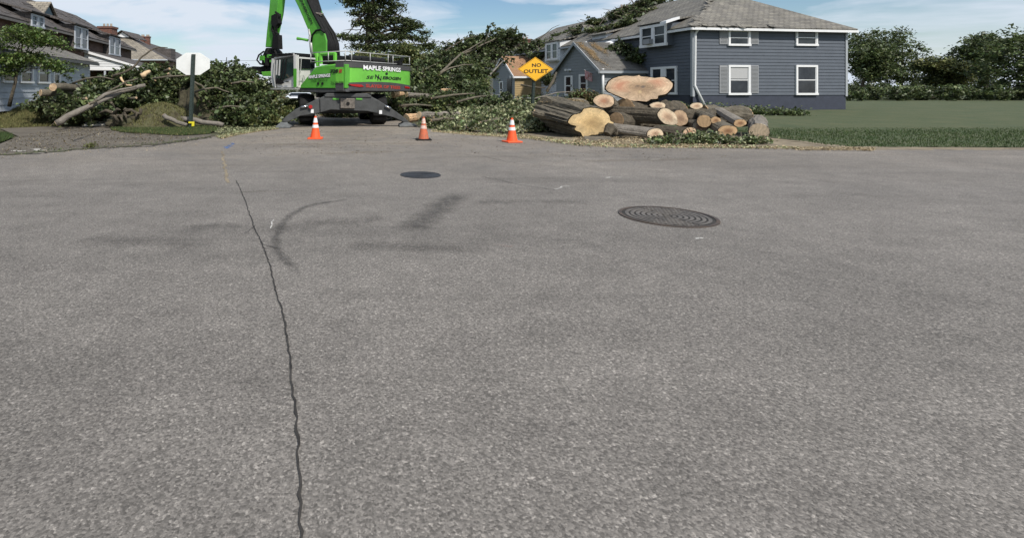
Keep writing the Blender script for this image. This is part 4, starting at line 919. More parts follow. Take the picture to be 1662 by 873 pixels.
rtext('MAPLE SPRINGS', 593.2, 113.3, 652.8, 117.6, 7.2, M['white_ink'], .03, 0, .29)
rtext('SE', 597, 128.2, 608.5, 128.8, 5.2, M['black_ink'], .02, .25)
rtext('N', 609.8, 128.6, 616.4, 128.8, 7.6, M['black_ink'], .02, .1); rtext('N', 613.6, 131.0, 620.2, 131.4, 7.2, M['black_ink'], .02, .1)
rtext('EBOGEN', 621.5, 129.2, 654, 131.1, 5.3, M['black_ink'], .04, .25)
rtext('SLAYER OF TREES', 596.5, 142.2, 652, 145.3, 5.2, M['red_ink'], .03, 0, .275)
mb = MB(); c = on_rear(rear(626.5, 120, .2), .02)
mb.shape([c + W3(.09 * math.cos(t * math.pi / 5) * (1 + .3 * (t % 2))) + Vector((0, 0, .05 * math.sin(t * math.pi / 5) * (1 + .4 * (t % 2)))) for t in range(10)], [tuple(range(10))]); mb.build('emblem', M['black_ink'], ex)
ns = (-WD).to_3d()
def stext(s, x0, y0, x1, y1, hpx, m, bold=0, slant=0, off=.028, sp=1.0):
    p0 = SPL.ph(x0, y0, off); p1 = SPL.ph(x1, y1, off); k = (p0.y + p1.y) / 2 / F
    return text(s, p0, p1, hpx * k, ns, m, ex, 'lettering', bold, slant, 0, sp)
stext('MAPLE SPRINGS', 500.8, 128.4, 536.4, 125.6, 6.2, M['black_ink'], .09, 0, .022)
stext('MAPLE SPRINGS', 501, 128, 536, 125.2, 5.4, M['white_ink'], .035, 0, .03)
stext('TREE SERVICE', 504.5, 133.2, 531.5, 132.2, 3.2, M['black_ink'], .0, 0)
stext('728', 535.7, 119.8, 549, 118.8, 6.4, M['black_ink'], .05, .1); stext('E', 549.7, 118.6, 555.5, 118.2, 5.4, M['red_ink'], .06, .1)
stext('716-386-2238', 537, 138.6, 557, 137.8, 5.6, M['black_ink'], .0, 0)
for x in (516.5, 523.5):
    mb = MB(); c = SPL.ph(x, 136, .02); mb.tube([c, c + ns * .02], .06, 10); mb.build('knob', M['black'], ex)
# cab
cf0, cf1 = 2.86, 4.3; cw0, cw1 = -.06, 1.4; cz0, cz1 = 1.66, 3.06
CP = Plane((mp(0, cw0, 0).x, mp(0, cw0, 0).y), FD, -WD); CR = Plane((mp(cf0, cw0, 0).x, mp(cf0, cw0, 0).y), WD, -FD)
mb = MB(); mb.prism([mp(cf0 + .05, cw0 + .05, cz0), mp(cf1 - .05, cw0 + .05, cz0), mp(cf1, cw0 + .05, 2.2), mp(cf1 - .12, cw0 + .05, cz1), mp(cf0 + .05, cw0 + .05, cz1)], W3(cw1 - cw0 - .1)); cab = mb.build('cab', M['cabwhite'], ex, bevel=.03)
mb = MB()
def bar(pl, pts, wd, n0, n1):
    for (xa, ya), (xb, yb) in zip(pts, pts[1:]):
        a = Vector(pl.hit(xa, ya)); b = Vector(pl.hit(xb, yb)); t = (b - a).normalized(); n = Vector((-t.y, t.x)) * wd / 2
        pl.poly(mb, [tuple(a + n), tuple(a - n), tuple(b - n), tuple(b + n)], n0, n1)
bar(CP, [(444, 95), (442.5, 118), (446, 143)], .14, 0, .05); bar(CP, [(446, 94.5), (478, 89)], .09, 0, .05); bar(CP, [(479.5, 89), (480, 142)], .14, 0, .05)
mb.build('door_frame', M['cabwhite'], cab)
mb = MB(); CP.poly(mb, [CP.hit(*q) for q in ((449, 97), (476.5, 92), (476.5, 123), (462, 129), (457, 134), (448, 133))], .003, .02); mb.build('side_glass', M['teal_glass'], cab)
mb = MB(); CP.poly(mb, [CP.hit(*q) for q in ((448.5, 127), (456, 128), (462, 135), (457, 137), (448, 137))], .02, .03)
bar(CP, [(461, 97), (459, 120), (457, 128)], .05, .02, .06); bar(CP, [(466, 96), (463.5, 118), (461, 128)], .05, .02, .06); mb.build('seat_and_levers', M['black'], cab)
mb = MB(); bar(CP, [(450.5, 98), (449.5, 122)], .07, .022, .035); bar(CP, [(455, 97.5), (453.5, 123)], .08, .022, .035); mb.build('window_bars', M['cabwhite'], cab)
mb = MB(); bar(CP, [(480.5, 112), (480.5, 142)], .17, .055, .075); mb.build('green_post_panel', M['green'], cab)
mb = MB(); CR.poly(mb, [CR.hit(*q) for q in ((486, 96.5), (510.5, 97), (510.5, 112), (486, 112))], .003, .02); mb.build('rear_glass', M['glass'], cab)
mb = MB(); bar(CR, [(482.5, 90), (482.5, 141)], .1, 0.0, .05); bar(CR, [(483, 94), (511, 96)], .07, 0, .05); mb.build('rear_frame', M['cabwhite'], cab)
mb = MB(); c0 = mp(cf0 - .02, cw0 - .08, cz1 + .03); mb.prism([c0, mp(cf1 + .05, cw0 - .08, cz1 - .02), mp(cf1 + .05, cw1 + .1, cz1 - .02), mp(cf0 - .02, cw1 + .1, cz1 + .03)], (0, 0, .06))
for k in range(7): mb.tube([mp(cf0 + .1 + k * .2, cw0, cz1 + .13), mp(cf0 + .1 + k * .2, cw1, cz1 + .13)], .02, 6)
mb.build('roof_guard', M['black'], cab)
mb = MB(); mb.tube([CR.ph(489, 96, .12), CR.ph(488, 115, .12), CR.ph(487, 120, .1)], .018, 6); mb.tube([CP.ph(446, 97, .1), CP.ph(444, 120, .12), CP.ph(447, 141, .1)], .02, 6)
mb.tube([CR.ph(486, 139, .12), CR.ph(487, 124, .16), CR.ph(493, 123, .16), CR.ph(494, 130, .12)], .018, 6); mb.build('handrail', M['rail'], cab)
mb = MB(); mb.box(CP.ph(466, 133, .04), (FD * .09).to_3d(), (WD * .01).to_3d(), (0, 0, .03)); mb.build('badge', M['under'], cab)
mb = MB(); mb.prism([mp(cf0 - .2, cw0 - .1, 1.58), mp(cf1 + .1, cw0 - .1, 1.58), mp(cf1 + .1, cw1, 1.58), mp(cf0 - .2, cw1, 1.58)], (0, 0, .07)); mb.build('cab_step', M['rail'], ex)
mb = MB(); mb.box(mp(cf1 + .2, cw0 - .05, 2.85), (FD * .03).to_3d(), (WD * .1).to_3d(), (0, 0, .18)); mb.tube([mp(cf1, cw0, 3.0), mp(cf1 + .2, cw0 - .05, 2.9)], .02, 6); mb.build('mirror', M['black'], cab)
# boom (plane through the middle of the machine)
def bprism(pxs, w0, w1, name, m, parent=ex, bevel=.03):
    mb = MB(); mb.prism([spz(x, y, w0) for x, y in pxs], W3(w1 - w0)); return mb.build(name, m, parent, bevel=bevel)
bL = [(449, -95), (462, -45), (478, 0), (484, 12), (490, 25.7), (500, 49.5), (502.8, 73), (506.5, 100)]
bR = [(531, 102), (529.4, 86), (526.6, 57), (519.3, 42), (508.3, 20), (499, 0), (484, -40), (470, -97)]
boom = bprism(bL + bR, 2.25, 3.0, 'boom', M['green'])
bprism([(506, 66), (508, 56), (514, 50), (521, 49.5), (527, 56), (529.5, 66), (530, 100), (508, 104)], 2.12, 2.22, 'boom_foot_plate', M['green'])
mb = MB(); mb.tube([spz(505.5, 68, 2.1), spz(507, 57, 2.1), spz(513, 50, 2.1), spz(521, 48.5, 2.1), spz(526.5, 53, 2.1)], .05, 6); mb.build('hose', M['black'], boom, smooth=True)
for i in range(9):
    d = i * 1.9; mb = MB(); rr = .055 if i % 3 else .075; wv = 2.25 + .09 * i
    pts = [(500 + d * .8, 0 - i), (509 + d * .85, 21), (520 + d * .9, 42), (528 + d * 1.0, 56 + (i % 2) * 3), (531 + d * 1.2, 72), (533 + d * 1.2, 96 + (i % 3) * 3)]
    mb.tube([spz(x + R.uniform(-.6, .6), y, wv) for x, y in [(485 + d * .7, -38), (472 + d * .4, -92)][::-1] + pts], rr, 7); mb.build('hydraulic_hose', M['black'], boom, smooth=True)
mb = MB(); mb.tube([spz(521, 25, 2.5), spz(513, 24, 2.5)], .05, 6); mb.tube([spz(512, 22, 2.3), spz(525, 23.5, 2.7)], .04, 6); mb.build('hose_clamp', M['steel'], boom)
mb = MB(); mb.tube([spz(500, 66, 2.2), spz(490, 64, 1.9), spz(482, 63, 1.8)], [.07, .06, .08], 8); mb.build('lamp_bracket', M['green'], boom)
# boom lettering runs down the boom
q0_, q1_ = spz(484.5, -3, 2.235), spz(505, 41, 2.235); dirv = (q1_ - q0_).normalized(); upv = ns.cross(dirv); upv = upv if upv.x > 0 or upv.z > 0 else -upv
text('SENNEBOGEN', q0_, q1_, .17, ns, M['black_ink'], ex, 'lettering', .03, .2, .012, 1.0, upv)
mb = MB(); mb.tube([spz(503.5, 60, 2.15), spz(507, 92, 2.15)], .09, 10); mb.tube([spz(501, 48, 2.15), spz(504.5, 66, 2.15)], .05, 8); mb.build('boom_cylinder', M['rail'], boom, smooth=True)
# platform frame and black hardware behind the cab
mb = MB()
for (x0, y0, x1, y1) in ((521, 88, 544, 87), (521, 88, 521, 104), (544, 87, 544, 100), (514, 86, 516, 108)):
    mb.tube([spz(x0, y0, .9), spz(x1, y1, .9)], .09, 6)
mb.build('platform_frame', M['green_lit'], ex)
mb = MB(); mb.prism([spz(523, 91, 1.2), spz(543, 90, 1.2), spz(544, 104, 1.2), spz(523, 105, 1.2)], W3(.9)); mb.build('valve_block', M['black'], ex, bevel=.03)
mb = MB()
for i in range(12):
    c = mp(R.uniform(.3, 1.8), R.uniform(1.2, 4.6), 2.74 + R.uniform(0, .16)); mb.box(c, (R.uniform(.1, .35), 0, 0), (0, R.uniform(.1, .3), 0), (0, 0, R.uniform(.06, .16)))
mb.tube([mp(.7, 1.0, 2.9), mp(.9, 2.2, 2.95), mp(.8, 3.9, 2.92)], .17, 10); mb.tube([mp(.4, 3.9, 2.7), mp(.4, 3.95, 3.1), mp(.35, 4.15, 3.2)], .06, 8)
mb.build('engine_top', M['black'], ex, bevel=.02)
# handrails round the top
zr0, zr1 = 2.74, 3.17; cr = [mp(2.0, .12, 0), mp(.08, .12, 0), mp(.0, 5.05, 0), mp(2.0, 5.05, 0)]
mb = MB()
for z in (zr0 + .04, zr1):
    mb.tube([Vector((c.x, c.y, z if z > 3 else z)) for c in cr], .022, 6)
for (f_, w_v) in ((2.0, .12), (1.0, .12), (.08, .12), (.05, .5), (.03, 1.8), (.03, 3.2), (.03, 3.6), (.03, 5.05), (1.0, 5.05), (2.0, 5.05)):
    b_ = mp(f_, w_v, zr0); mb.tube([b_, b_ + Vector((0, 0, zr1 - zr0 + .02))], .022, 6)
mb.build('handrail', M['rail'], ex, smooth=True)
mb = MB(); c = mp(-.1, 4.0, 2.72); mb.box(c + Vector((0, 0, .1)), W3(.12), F3(.08), (0, 0, .12)); mb.box(c + Vector((.1, 0, .27)), W3(.07), F3(.06), (.03, 0, .1)); mb.build('rear_camera', M['black'], ex, bevel=.02)
# stick and grapple saw
SW = 2.6
stick = bprism([(449, -100), (466, -100), (452, 0), (449.5, 22), (443, 52), (440.5, 77), (430.5, 77), (433, 50), (436, 25), (438, 0)], 2.35, 2.85, 'stick', M['green'])
mb = MB()
for (pts, r_) in (([(447, 20), (452, 23), (453.5, 28), (449, 33), (446, 45)], .05), ([(444, 26), (450, 34), (449, 44), (446, 55), (450, 62), (447, 76)], .07), ([(441, 48), (452, 56), (453, 66), (449, 80)], .06), ([(447, 24), (444, 34), (442, 48), (446, 60), (444, 80)], .08), ([(451, 24), (455, 27), (452, 31)], .03)):
    mb.tube([spz(x, y, 2.3) for x, y in pts], r_, 7)
mb.prism([spz(x, y, 2.2) for x, y in ((443, 56), (451, 57), (452, 80), (441, 80))], W3(.3)); mb.prism([spz(x, y, 2.2) for x, y in ((440, 26), (449, 22), (451, 38), (446, 46), (440, 40))], W3(.3)); mb.build('hose_bundle', M['black'], stick, smooth=False)
mb = MB(); mb.prism([spz(x, y, 2.3) for x, y in ((431, 78), (441, 78), (448, 84), (447, 98), (444, 108), (430, 110), (424, 104), (425, 92), (428, 85))], W3(.5)); rot = mb.build('rotator', M['black'], stick, bevel=.05)
mb = MB()
for pts, r_ in (([(428, 84), (420, 90), (417, 98), (422, 104), (430, 106)], .045), ([(446, 82), (450, 92), (447, 104), (440, 112)], .06), ([(436, 80), (430, 92), (424, 98)], .05), ([(432, 86), (440, 92), (436, 104)], .08), ([(424, 90), (428, 96), (430, 112)], .05)):
    mb.tube([spz(x, y, 2.2) for x, y in pts], r_, 7)
mb.build('hose', M['black'], rot, smooth=True)
mb = MB()
for (x, y, s) in ((426, 95, .22), (437, 92, .16), (432, 100, .14), (441, 100, .12)): mb.box(spz(x, y, 2.15), F3(s * .7), W3(.08), (0, 0, s * .55))
mb.build('bracket', M['green'], rot, bevel=.02)
mb = MB(); mb.prism([spz(x, y, 2.25) for x, y in ((402, 110), (410, 108), (420, 109), (428, 107), (446, 112), (446, 124), (434, 124), (420, 121), (404, 114))], W3(.6)); gr = mb.build('grapple_body', M['black'], stick, bevel=.03)
mb = MB(); mb.prism([spz(x, y, 2.18) for x, y in ((405, 114), (412, 113), (416, 117), (413, 120), (407, 121))], W3(.08)); mb.build('green_cover', M['green_lit'], gr, bevel=.02); mb = MB(); mb.prism([spz(x, y, 2.18) for x, y in ((424, 117), (440, 116), (441, 124), (426, 124))], W3(.08)); mb.build('green_cover', M['green_lit'], gr, bevel=.02)
for pts in ([(408, 114), (400, 115), (394, 119), (391.5, 127)], [(412, 118), (404, 118.5), (399, 122), (397, 128)], [(414, 120), (408, 121), (404, 125)]):
    mb = MB(); mb.tube([spz(x, y, 2.4) for x, y in pts], [.12, .1, .07, .03][:len(pts)], 8); mb.build('grapple_tine', M['black'], gr, smooth=True)

# undercarriage: aligned with the street
UP = Plane((-.93, 22.55), R2, -S2)
def uh(px, py, off=0): return UP.ph(px, py, off)
back = (S2).to_3d()
def ushape(pxs, n0, n1, name, m, bevel=.02, parent=ex):
    mb = MB(); mb.prism([uh(x, y, -n0) for x, y in pxs], back * (n1 - n0)); return mb.build(name, m, parent, bevel=bevel)
ushape([(528, 156), (604, 157.5), (612, 163), (612, 184), (596.5, 180.7), (537, 178.3), (520, 183), (519, 160)], .0, .55, 'cross_frame', M['under'])
ushape([(530.5, 151.6), (596, 152.2), (603, 156), (603, 158.6), (527, 157.6), (527, 155)], -.05, .7, 'frame_top_plate', M['under'])
for nm, pts in (('l', [(519.5, 159), (526, 156), (502.6, 167.2), (479, 178.3), (463.5, 190), (457, 197), (466, 199), (487, 188.5), (508.9, 185.4), (519.5, 183.2)]), ('r', [(604, 158), (612.5, 162), (624.7, 169.7), (645, 183), (659, 193), (665.5, 200), (656, 199), (640, 191), (623, 187), (612.5, 184.2)])):
    if nm == 'l': pts = [(519.5, 158.5)] + pts[2:]
    oa = ushape(pts, .08, .42, 'outrigger_arm', M['under'])
    st = (506.8, 180.7) if nm == 'l' else (617.8, 182.3)
    s_ = ushape([(st[0] - 2.3, st[1] - 3), (st[0] + 2.3, st[1] - 3), (st[0] + 2.3, st[1] + 3), (st[0] - 2.3, st[1] + 3)], .06, .079, 'sticker', M['trim'], 0, oa)
    cyl = [(488.5, 174.5), (500, 172)] if nm == 'l' else [(625, 172), (634.5, 176.5)]
    mb = MB(); mb.tube([uh(*cyl[0], .0), uh(*cyl[1], .0)], .045, 8); mb.build('cylinder_rod', M['chrome'], oa, smooth=True)
    fp = [(449.4, 207.5), (455.6, 198.7), (466, 198.7), (472.5, 207)] if nm == 'l' else [(647.8, 208), (656.7, 198.9), (666, 199.4), (675.5, 208.7)]
    b_ = [uh(*q) for q in fp]; mb = MB()
    lo = [Vector((b_[0].x, b_[0].y - .35, .02)), Vector((b_[3].x, b_[3].y - .35, .02)), Vector((b_[3].x, b_[3].y + .8, .02)), Vector((b_[0].x, b_[0].y + .8, .02))]
    hi = [b_[1] + back * .1, b_[2] + back * .1, b_[2] + back * .5, b_[1] + back * .5]
    mid_ = [v + Vector((0, 0, .05)) for v in lo]
    mb.shape(lo + mid_ + hi, [(3, 2, 1, 0), (0, 1, 5, 4), (1, 2, 6, 5), (2, 3, 7, 6), (3, 0, 4, 7), (4, 5, 9, 8), (5, 6, 10, 9), (6, 7, 11, 10), (7, 4, 8, 11), (8, 9, 10, 11)])
    mb.build('foot_pad', M['pad'], ex)
    if nm == 'l': mb = MB(); c = uh(504, 173.6, .0); mb.tube([c, c - back * .04], .08, 10); mb.build('reflector', M['red_lens'], oa)
bl = ushape([(552.7, 159.5), (576, 160.5), (576, 176.5), (552.7, 176)], -.12, .05, 'tow_block', M['steel'], .02)
mb = MB(); c = uh(564.8, 168.6, .13); mb.tube([c, c - back * .015], .075, 12); mb.build('tow_hole', M['black'], bl)
for x in (545, 583): ushape([(x - 5, 159.5), (x + 5, 160), (x + 5, 162.6), (x - 5, 162.2)], -.03, .02, 'handle_bracket', M['green'], .005)
axle = Vector((-1.22, 24.3)); 
mb = MB(); c = axle.to_3d(); c2 = (axle + S2 * 4.2).to_3d()
UM = Plane(axle, R2, -S2); UM.box(mb, -.75, .75, .75, 1.35, -4.6, 1.4); mb.build('chassis', M['under'], ex, bevel=.04)
mb = MB(); mb.tube([(-1.5, 26.0, 1.2), (-1.5, 26.0, 1.6)], 1.1, 24); mb.build('slew_ring', M['black'], ex)
def wheel(cx, cy):
    prof = [(.30, -.3), (.60, -.34), (.67, -.3), (.69, -.2), (.69, .2), (.67, .3), (.60, .34), (.30, .3)]; n = 32; vs = []; fs = []
    ax = R2.to_3d(); c = Vector((cx, cy, .69))
    for k in range(n):
        th = 2 * math.pi * k / n; rad = S2.to_3d() * math.cos(th) + Vector((0, 0, math.sin(th)))
        for (r_, x_) in prof: vs.append(c + rad * (r_ - (.03 if (k % 2 and r_ > .65) else 0)) + ax * x_)
    m_ = len(prof)
    for k in range(n):
        for j in range(m_ - 1): fs.append((k * m_ + j, ((k + 1) % n) * m_ + j, ((k + 1) % n) * m_ + j + 1, k * m_ + j + 1))
    mb = MB(); mb.shape(vs, fs); o = mb.build('wheel', M['black'], ex)
    mb = MB(); mb.tube([c - ax * .22, c + ax * .22], .32, 20); mb.tube([c - ax * .28, c + ax * .28], .14, 12); mb.build('rim', M['under'], o)
for kk in (0, 4.2):
    for xx in (-1.62, 1.62):
        q = axle + S2 * kk + R2 * xx; wheel(q.x, q.y)
    mb = MB(); q = axle + S2 * kk; mb.tube([(q - R2 * 1.4).to_3d() + Vector((0, 0, .69)), (q + R2 * 1.4).to_3d() + Vector((0, 0, .69))], .2, 10); mb.build('axle', M['under'], ex)

# ------------------------------------------------------------------ traffic cones
def cone(loc, label, mo, mr, base_m):
    root = empty('traffic_cone', loc, label, 'traffic cone', 'traffic cones across the closed street'); x, y, z = loc
    mb = MB(); mb.abox(x - .235, x + .235, y - .235, y + .235, z, z + .045); mb.build('base', base_m, root, bevel=.015)
    h = .73; rr = lambda t: .165 - .135 * t
    def fr(t0, t1, e=0, n=20):
        m_ = MB(); vs = []
        ts = [t0, t1]
        for t in ts:
            for k in range(n): th = 2 * math.pi * k / n; vs.append((x + (rr(t) + e) * math.cos(th), y + (rr(t) + e) * math.sin(th), z + .045 + (h - .045) * t))
        m_.shape(vs, [(k, (k + 1) % n, n + (k + 1) % n, n + k) for k in range(n)] + ([tuple(range(n, 2 * n))])); return m_
    fr(0, 1).build('body', mo, root, smooth=False)
    fr(.46, .60, .006).build('collar', mr, root); fr(.70, .92, .006).build('collar', mr, root)
    return root
c1 = cone(tuple(G(512, 225.5)), 'clean orange traffic cone in front of the left outrigger, leftmost of the three', M['orange'], M['reflect'], M['orange'])
c2 = cone(tuple(G(687.5, 227.5)), 'scuffed orange traffic cone with dirty collars and black base, the middle one', M['dirty_orange'], M['dirty_reflect'], M['black'])
c3 = copy_tree(c1, G(831, 231)); c3['label'] = 'clean orange traffic cone in front of the green leaf litter, rightmost of the three'
c3.rotation_euler = (0, 0, .2)

# ------------------------------------------------------------------ signs
Ys = 21.6
sg = empty('stop_sign', G(309, 209.3), 'blank white back of an octagonal road sign on a dark steel post', 'road sign')
k = Ys / F; c = P(312.5, 104, Ys); mb = MB(); oc = []
for i in range(8):
    th = math.pi / 8 + i * math.pi / 4; oc.append((c.x + 29.6 * k * math.cos(th), Ys + .06, c.z + 19.5 * k * math.sin(th)))
mb.prism(oc, (0, .012, 0)); mb.build('sign_plate', M['sign_white'], sg, bevel=.003)
def upost(root, p0, p1, wd, m):
    mb = MB(); d = (Vector(p1) - Vector(p0)); c = (Vector(p0) + Vector(p1)) / 2
    mb.box(c, (wd * .28, 0, 0), (0, .012, 0), d / 2)
    for s in (-1, 1):
        mb.box(c + Vector((s * wd * .36, .03, 0)), (wd * .05, 0, 0), (0, .035, 0), d / 2); mb.box(c + Vector((s * wd * .46, .06, 0)), (wd * .1, 0, 0), (0, .008, 0), d / 2)
    o = mb.build('post', m, root)
    b = MB(); n = 18
    for i in range(n):
        q = Vector(p0).lerp(Vector(p1), (i + .5) / n); b.tube([q + Vector((0, -.013, 0)), q + Vector((0, -.018, 0))], .012, 6)
    b.build('bolt_holes', M['black'], o); return o
upost(sg, P(308.3, 209.8, Ys - .08), P(313.2, 88.5, Ys - .03), .15, M['post'])
mb = MB(); c = P(309.3, 199, Ys - .12); mb.box(c, (.075, 0, 0), (0, .03, 0), (0, 0, .03)); mb.box(c + Vector((.1, 0, -.06)), (.05, 0, .01), (0, .02, 0), (0, 0, .09)); mb.build('yellow_tape', M['tape'], sg)
Yn = 22.3
sn = empty('no_outlet_sign', P(863, 207, Yn) , 'yellow diamond warning sign reading NO OUTLET on a dark green post', 'road sign')
k = Yn / F; c = P(869, 112.6, Yn)
mb = MB(); mb.prism([(c.x - 28.8 * k, Yn, c.z), (c.x, Yn, c.z - 19.6 * k), (c.x + 28.8 * k, Yn, c.z), (c.x, Yn, c.z + 19.6 * k)], (0, .015, 0)); pl_ = mb.build('sign_plate', M['sign_yellow'], sn)
mb = MB(); i0, i1 = .955, .93
for a_, b_ in (((-1, 0), (0, 1)), ((0, 1), (1, 0)), ((1, 0), (0, -1)), ((0, -1), (-1, 0))):
    A = lambda q, s: (c.x + q[0] * 28.8 * k * s, Yn - .004, c.z + q[1] * 19.6 * k * s); mb.face([A(a_, i0), A(b_, i0), A(b_, i1), A(a_, i1)])
mb.build('border', M['black_ink'], pl_)
text('NO', P(863.3, 109.5, Yn), P(878.3, 109.0, Yn), 6.0 * k, (0, -1, 0), M['black_ink'], sn, 'lettering', .025, 0, .006)
text('OUTLET', P(849.8, 119.3, Yn), P(889.5, 118.6, Yn), 6.1 * k, (0, -1, 0), M['black_ink'], sn, 'lettering', .025, 0, .006)
upost(sn, P(862.5, 207.5, Yn + .1), P(867.5, 128, Yn + .06), .12, M['post'])

# ------------------------------------------------------------------ manhole covers
def manhole(px, py, r_, label, ringm, slots):
    c = G(px, py); root = empty('manhole_cover', (c.x, c.y, 0), label, 'manhole cover'); n = 48
    mb = MB()
    def ring(r0, r1, z0, z1, m_):
        for k in range(n):
            a0, a1 = 2 * math.pi * k / n, 2 * math.pi * (k + 1) / n; q = lambda r, a, z: (c.x + r * math.cos(a), c.y + r * math.sin(a), z)
            m_.face([q(r0, a0, z1), q(r1, a0, z1), q(r1, a1, z1), q(r0, a1, z1)]); m_.face([q(r1, a0, z0), q(r1, a1, z0), q(r1, a1, z1), q(r1, a0, z1)]); m_.face([q(r0, a1, z0), q(r0, a0, z0), q(r0, a0, z1), q(r0, a1, z1)])
    ring(r_ * .93, r_, .0, .012, mb); mb.build('frame_ring', ringm, root)
    mb = MB(); mb.tube([(c.x, c.y, .001), (c.x, c.y, .006)], r_ * .93, n); mb.build('lid', M['cover_dark'] if not slots else M['crack'], root)
    mb = MB()
    if slots:
        # concentric arcs in the left and right quarters, straight bars in the middle
        for j in range(1, 8):
            rr = r_ * .9 * j / 8
            for k in range(n):
                a = 2 * math.pi * (k + .5) / n
                if abs(math.cos(a + .35)) < .55: continue
                a0, a1 = 2 * math.pi * k / n, 2 * math.pi * (k + 1) / n; q = lambda r, t, z: (c.x + r * math.cos(t), c.y + r * math.sin(t), z)
                mb.face([q(rr, a0, .011), q(rr + .04, a0, .011), q(rr + .04, a1, .011), q(rr, a1, .011)]); mb.face([q(rr, a0, .005), q(rr, a0, .011), q(rr, a1, .011), q(rr, a1, .005)])
        for sgn in (-1, 1):
            for j in range(14):
                for i in range(-5, 6):
                    y_ = sgn * r_ * (.06 + .82 * j / 14); x_ = i * .09 + (.045 if j % 2 else 0)
                    lim = abs(y_) * .62
                    if abs(x_) > lim or x_ ** 2 + y_ ** 2 > (r_ * .88) ** 2: continue
                    ca, sa = math.cos(-.35), math.sin(-.35); X, Y_ = x_ * ca - y_ * sa, x_ * sa + y_ * ca
                    mb.box((c.x + X, c.y + Y_, .009), (.032 * ca, .032 * sa, 0), (-.013 * sa, .013 * ca, 0), (0, 0, .003))
        mb.build('tread_pattern', M['steel'], root)
    else:
        for j in range(1, 6):
            ring(r_ * .9 * j / 6 - .012, r_ * .9 * j / 6 + .012, .006, .010, mb)
        mb.build('tread_pattern', M['cover_dark'], root)
    return root
M['cover_dark'] = mat('cast_iron', (.038, .04, .045), .6, metal=.3, var=.3, vscale=8, bump=.4, bscale=40)
M['rust'] = mat('rusty_iron', (.05, .042, .04), .7, metal=.2, col2=(.10, .07, .05), vscale=6)
manhole(682.5, 284.5, .375, 'plain dark iron manhole cover in the middle of the road', M['cover_dark'], False)
manhole(1083, 351.5, .56, 'large iron manhole cover with ringed tread pattern at the right of the road', M['rust'], True)

# ------------------------------------------------------------------ cut logs
def log(label, face, axis, length, Y, wood, bark=M['bark'], yaw=0.0, taper=.9, cat='log', group='cut logs piled on the verge', name='cut_log', rough=.05, pith=(0, 0), seed=1, back=None, tilt=0.0, ridge=.03):
    """face: pixel outline of the sawn end (or (cx, cy, rx, ry)), lying at distance Y; the bark runs from it along axis"""
    rg = random.Random(seed)
    if len(face) == 4 and not hasattr(face[0], '__len__'):
        cx, cy, rx, ry = face; n = 40; ph = [rg.uniform(0, 6.28) for _ in range(4)]
        pts = []
        for i in range(n):
            th = 2 * math.pi * i / n; q = 1 + rough * math.sin(2 * th + ph[0]) + rough * .6 * math.sin(3 * th + ph[1]) + rough * .5 * math.sin(5 * th + ph[2]) + rough * .25 * math.sin(9 * th + ph[3])
            x_, y_ = rx * q * math.cos(th), ry * q * math.sin(th); ct, st = math.cos(tilt), math.sin(tilt)
            pts.append((cx + x_ * ct - y_ * st, cy + x_ * st + y_ * ct))
    else:
        pts = []
        m0 = len(face)
        for i in range(m0):
            a, b = Vector(face[i]), Vector(face[(i + 1) % m0])
            p_, q_ = Vector(face[i - 1]), Vector(face[(i + 2) % m0])
            for t in (0, .33, .66):     # Catmull-Rom
                v = .5 * ((2 * a) + (-p_ + b) * t + (2 * p_ - 5 * a + 4 * b - q_) * t * t + (-p_ + 3 * a - 3 * b + q_) * t ** 3)
                pts.append((v.x + rg.uniform(-.5, .5), v.y + rg.uniform(-.35, .35)))
        cx = sum(p[0] for p in pts) / len(pts); cy = sum(p[1] for p in pts) / len(pts)
        rx = (max(p[0] for p in pts) - min(p[0] for p in pts)) / 2; ry = (max(p[1] for p in pts) - min(p[1] for p in pts)) / 2
    c3 = P(cx, cy, Y); pl = Plane((c3.x, c3.y), (math.cos(yaw), math.sin(yaw))); n = len(pts)
    rim = [pl.ph(x, y) for x, y in pts]; axis = Vector(axis).normalized()
    root = empty(name, (c3.x, c3.y, max(0, min(p.z for p in rim))), label, cat, group)
    # sawn face (fan in rings so the bump has something to work on)
    mb = MB(); rmax = max((p - c3).length for p in rim)
    pc = c3 + Vector((pith[0] * rx * Y / F, 0, pith[1] * ry * Y / F)); nn = axis * -.012
    for i in range(n):
        j = (i + 1) % n; ra, rb = rim[i] - c3, rim[j] - c3
        ua = lambda p, s: ((p.x - c3.x) / (rx * Y / F) * s, (p.z - c3.z) / (ry * Y / F) * s)
        A, B = c3 + ra * .955, c3 + rb * .955
        mb.face([pc + nn, A + nn, B + nn], [(0, 0), (ra.normalized().x, ra.normalized().z), (rb.normalized().x, rb.normalized().z)])
    mb.build('sawn_end', wood, root)
    mb = MB(); segs = max(4, int(length / .35)); rows = []
    mx_ = math.hypot(rx, ry)
    for s in range(segs + 1):
        t = s / segs; c = c3 + axis * length * t; sc = 1 - (1 - taper) * t; row = []
        for i, p in enumerate(rim):
            q = p - c3; gr_ = 1 + (ridge * math.sin(i * 2.4 + seed) * (.3 if s == 0 else 1) + ridge * .8 * math.sin(i * 1.1 + .5 * math.sin(s * .9)) * (0 if s == 0 else 1) + (0 if s == 0 else ridge * .6 * rg.uniform(-1, 1)))
            # away from the sawn end the section relaxes towards a rounder one
            if back: 
                th = 2 * math.pi * i / n
            v = c + q * sc * gr_; v.z = max(v.z, .01); row.append(v)
        rows.append(row)
    for s in range(segs):
        for i in range(n):
            j = (i + 1) % n; mb.face([rows[s][i], rows[s][j], rows[s + 1][j], rows[s + 1][i]], [(i / n * 4, s * .35), ((i + 1) / n * 4, s * .35), ((i + 1) / n * 4, s * .35 + .35), (i / n * 4, s * .35 + .35)])
    mb.face(rows[-1]); mb.build('bark', bark, root)
    return root
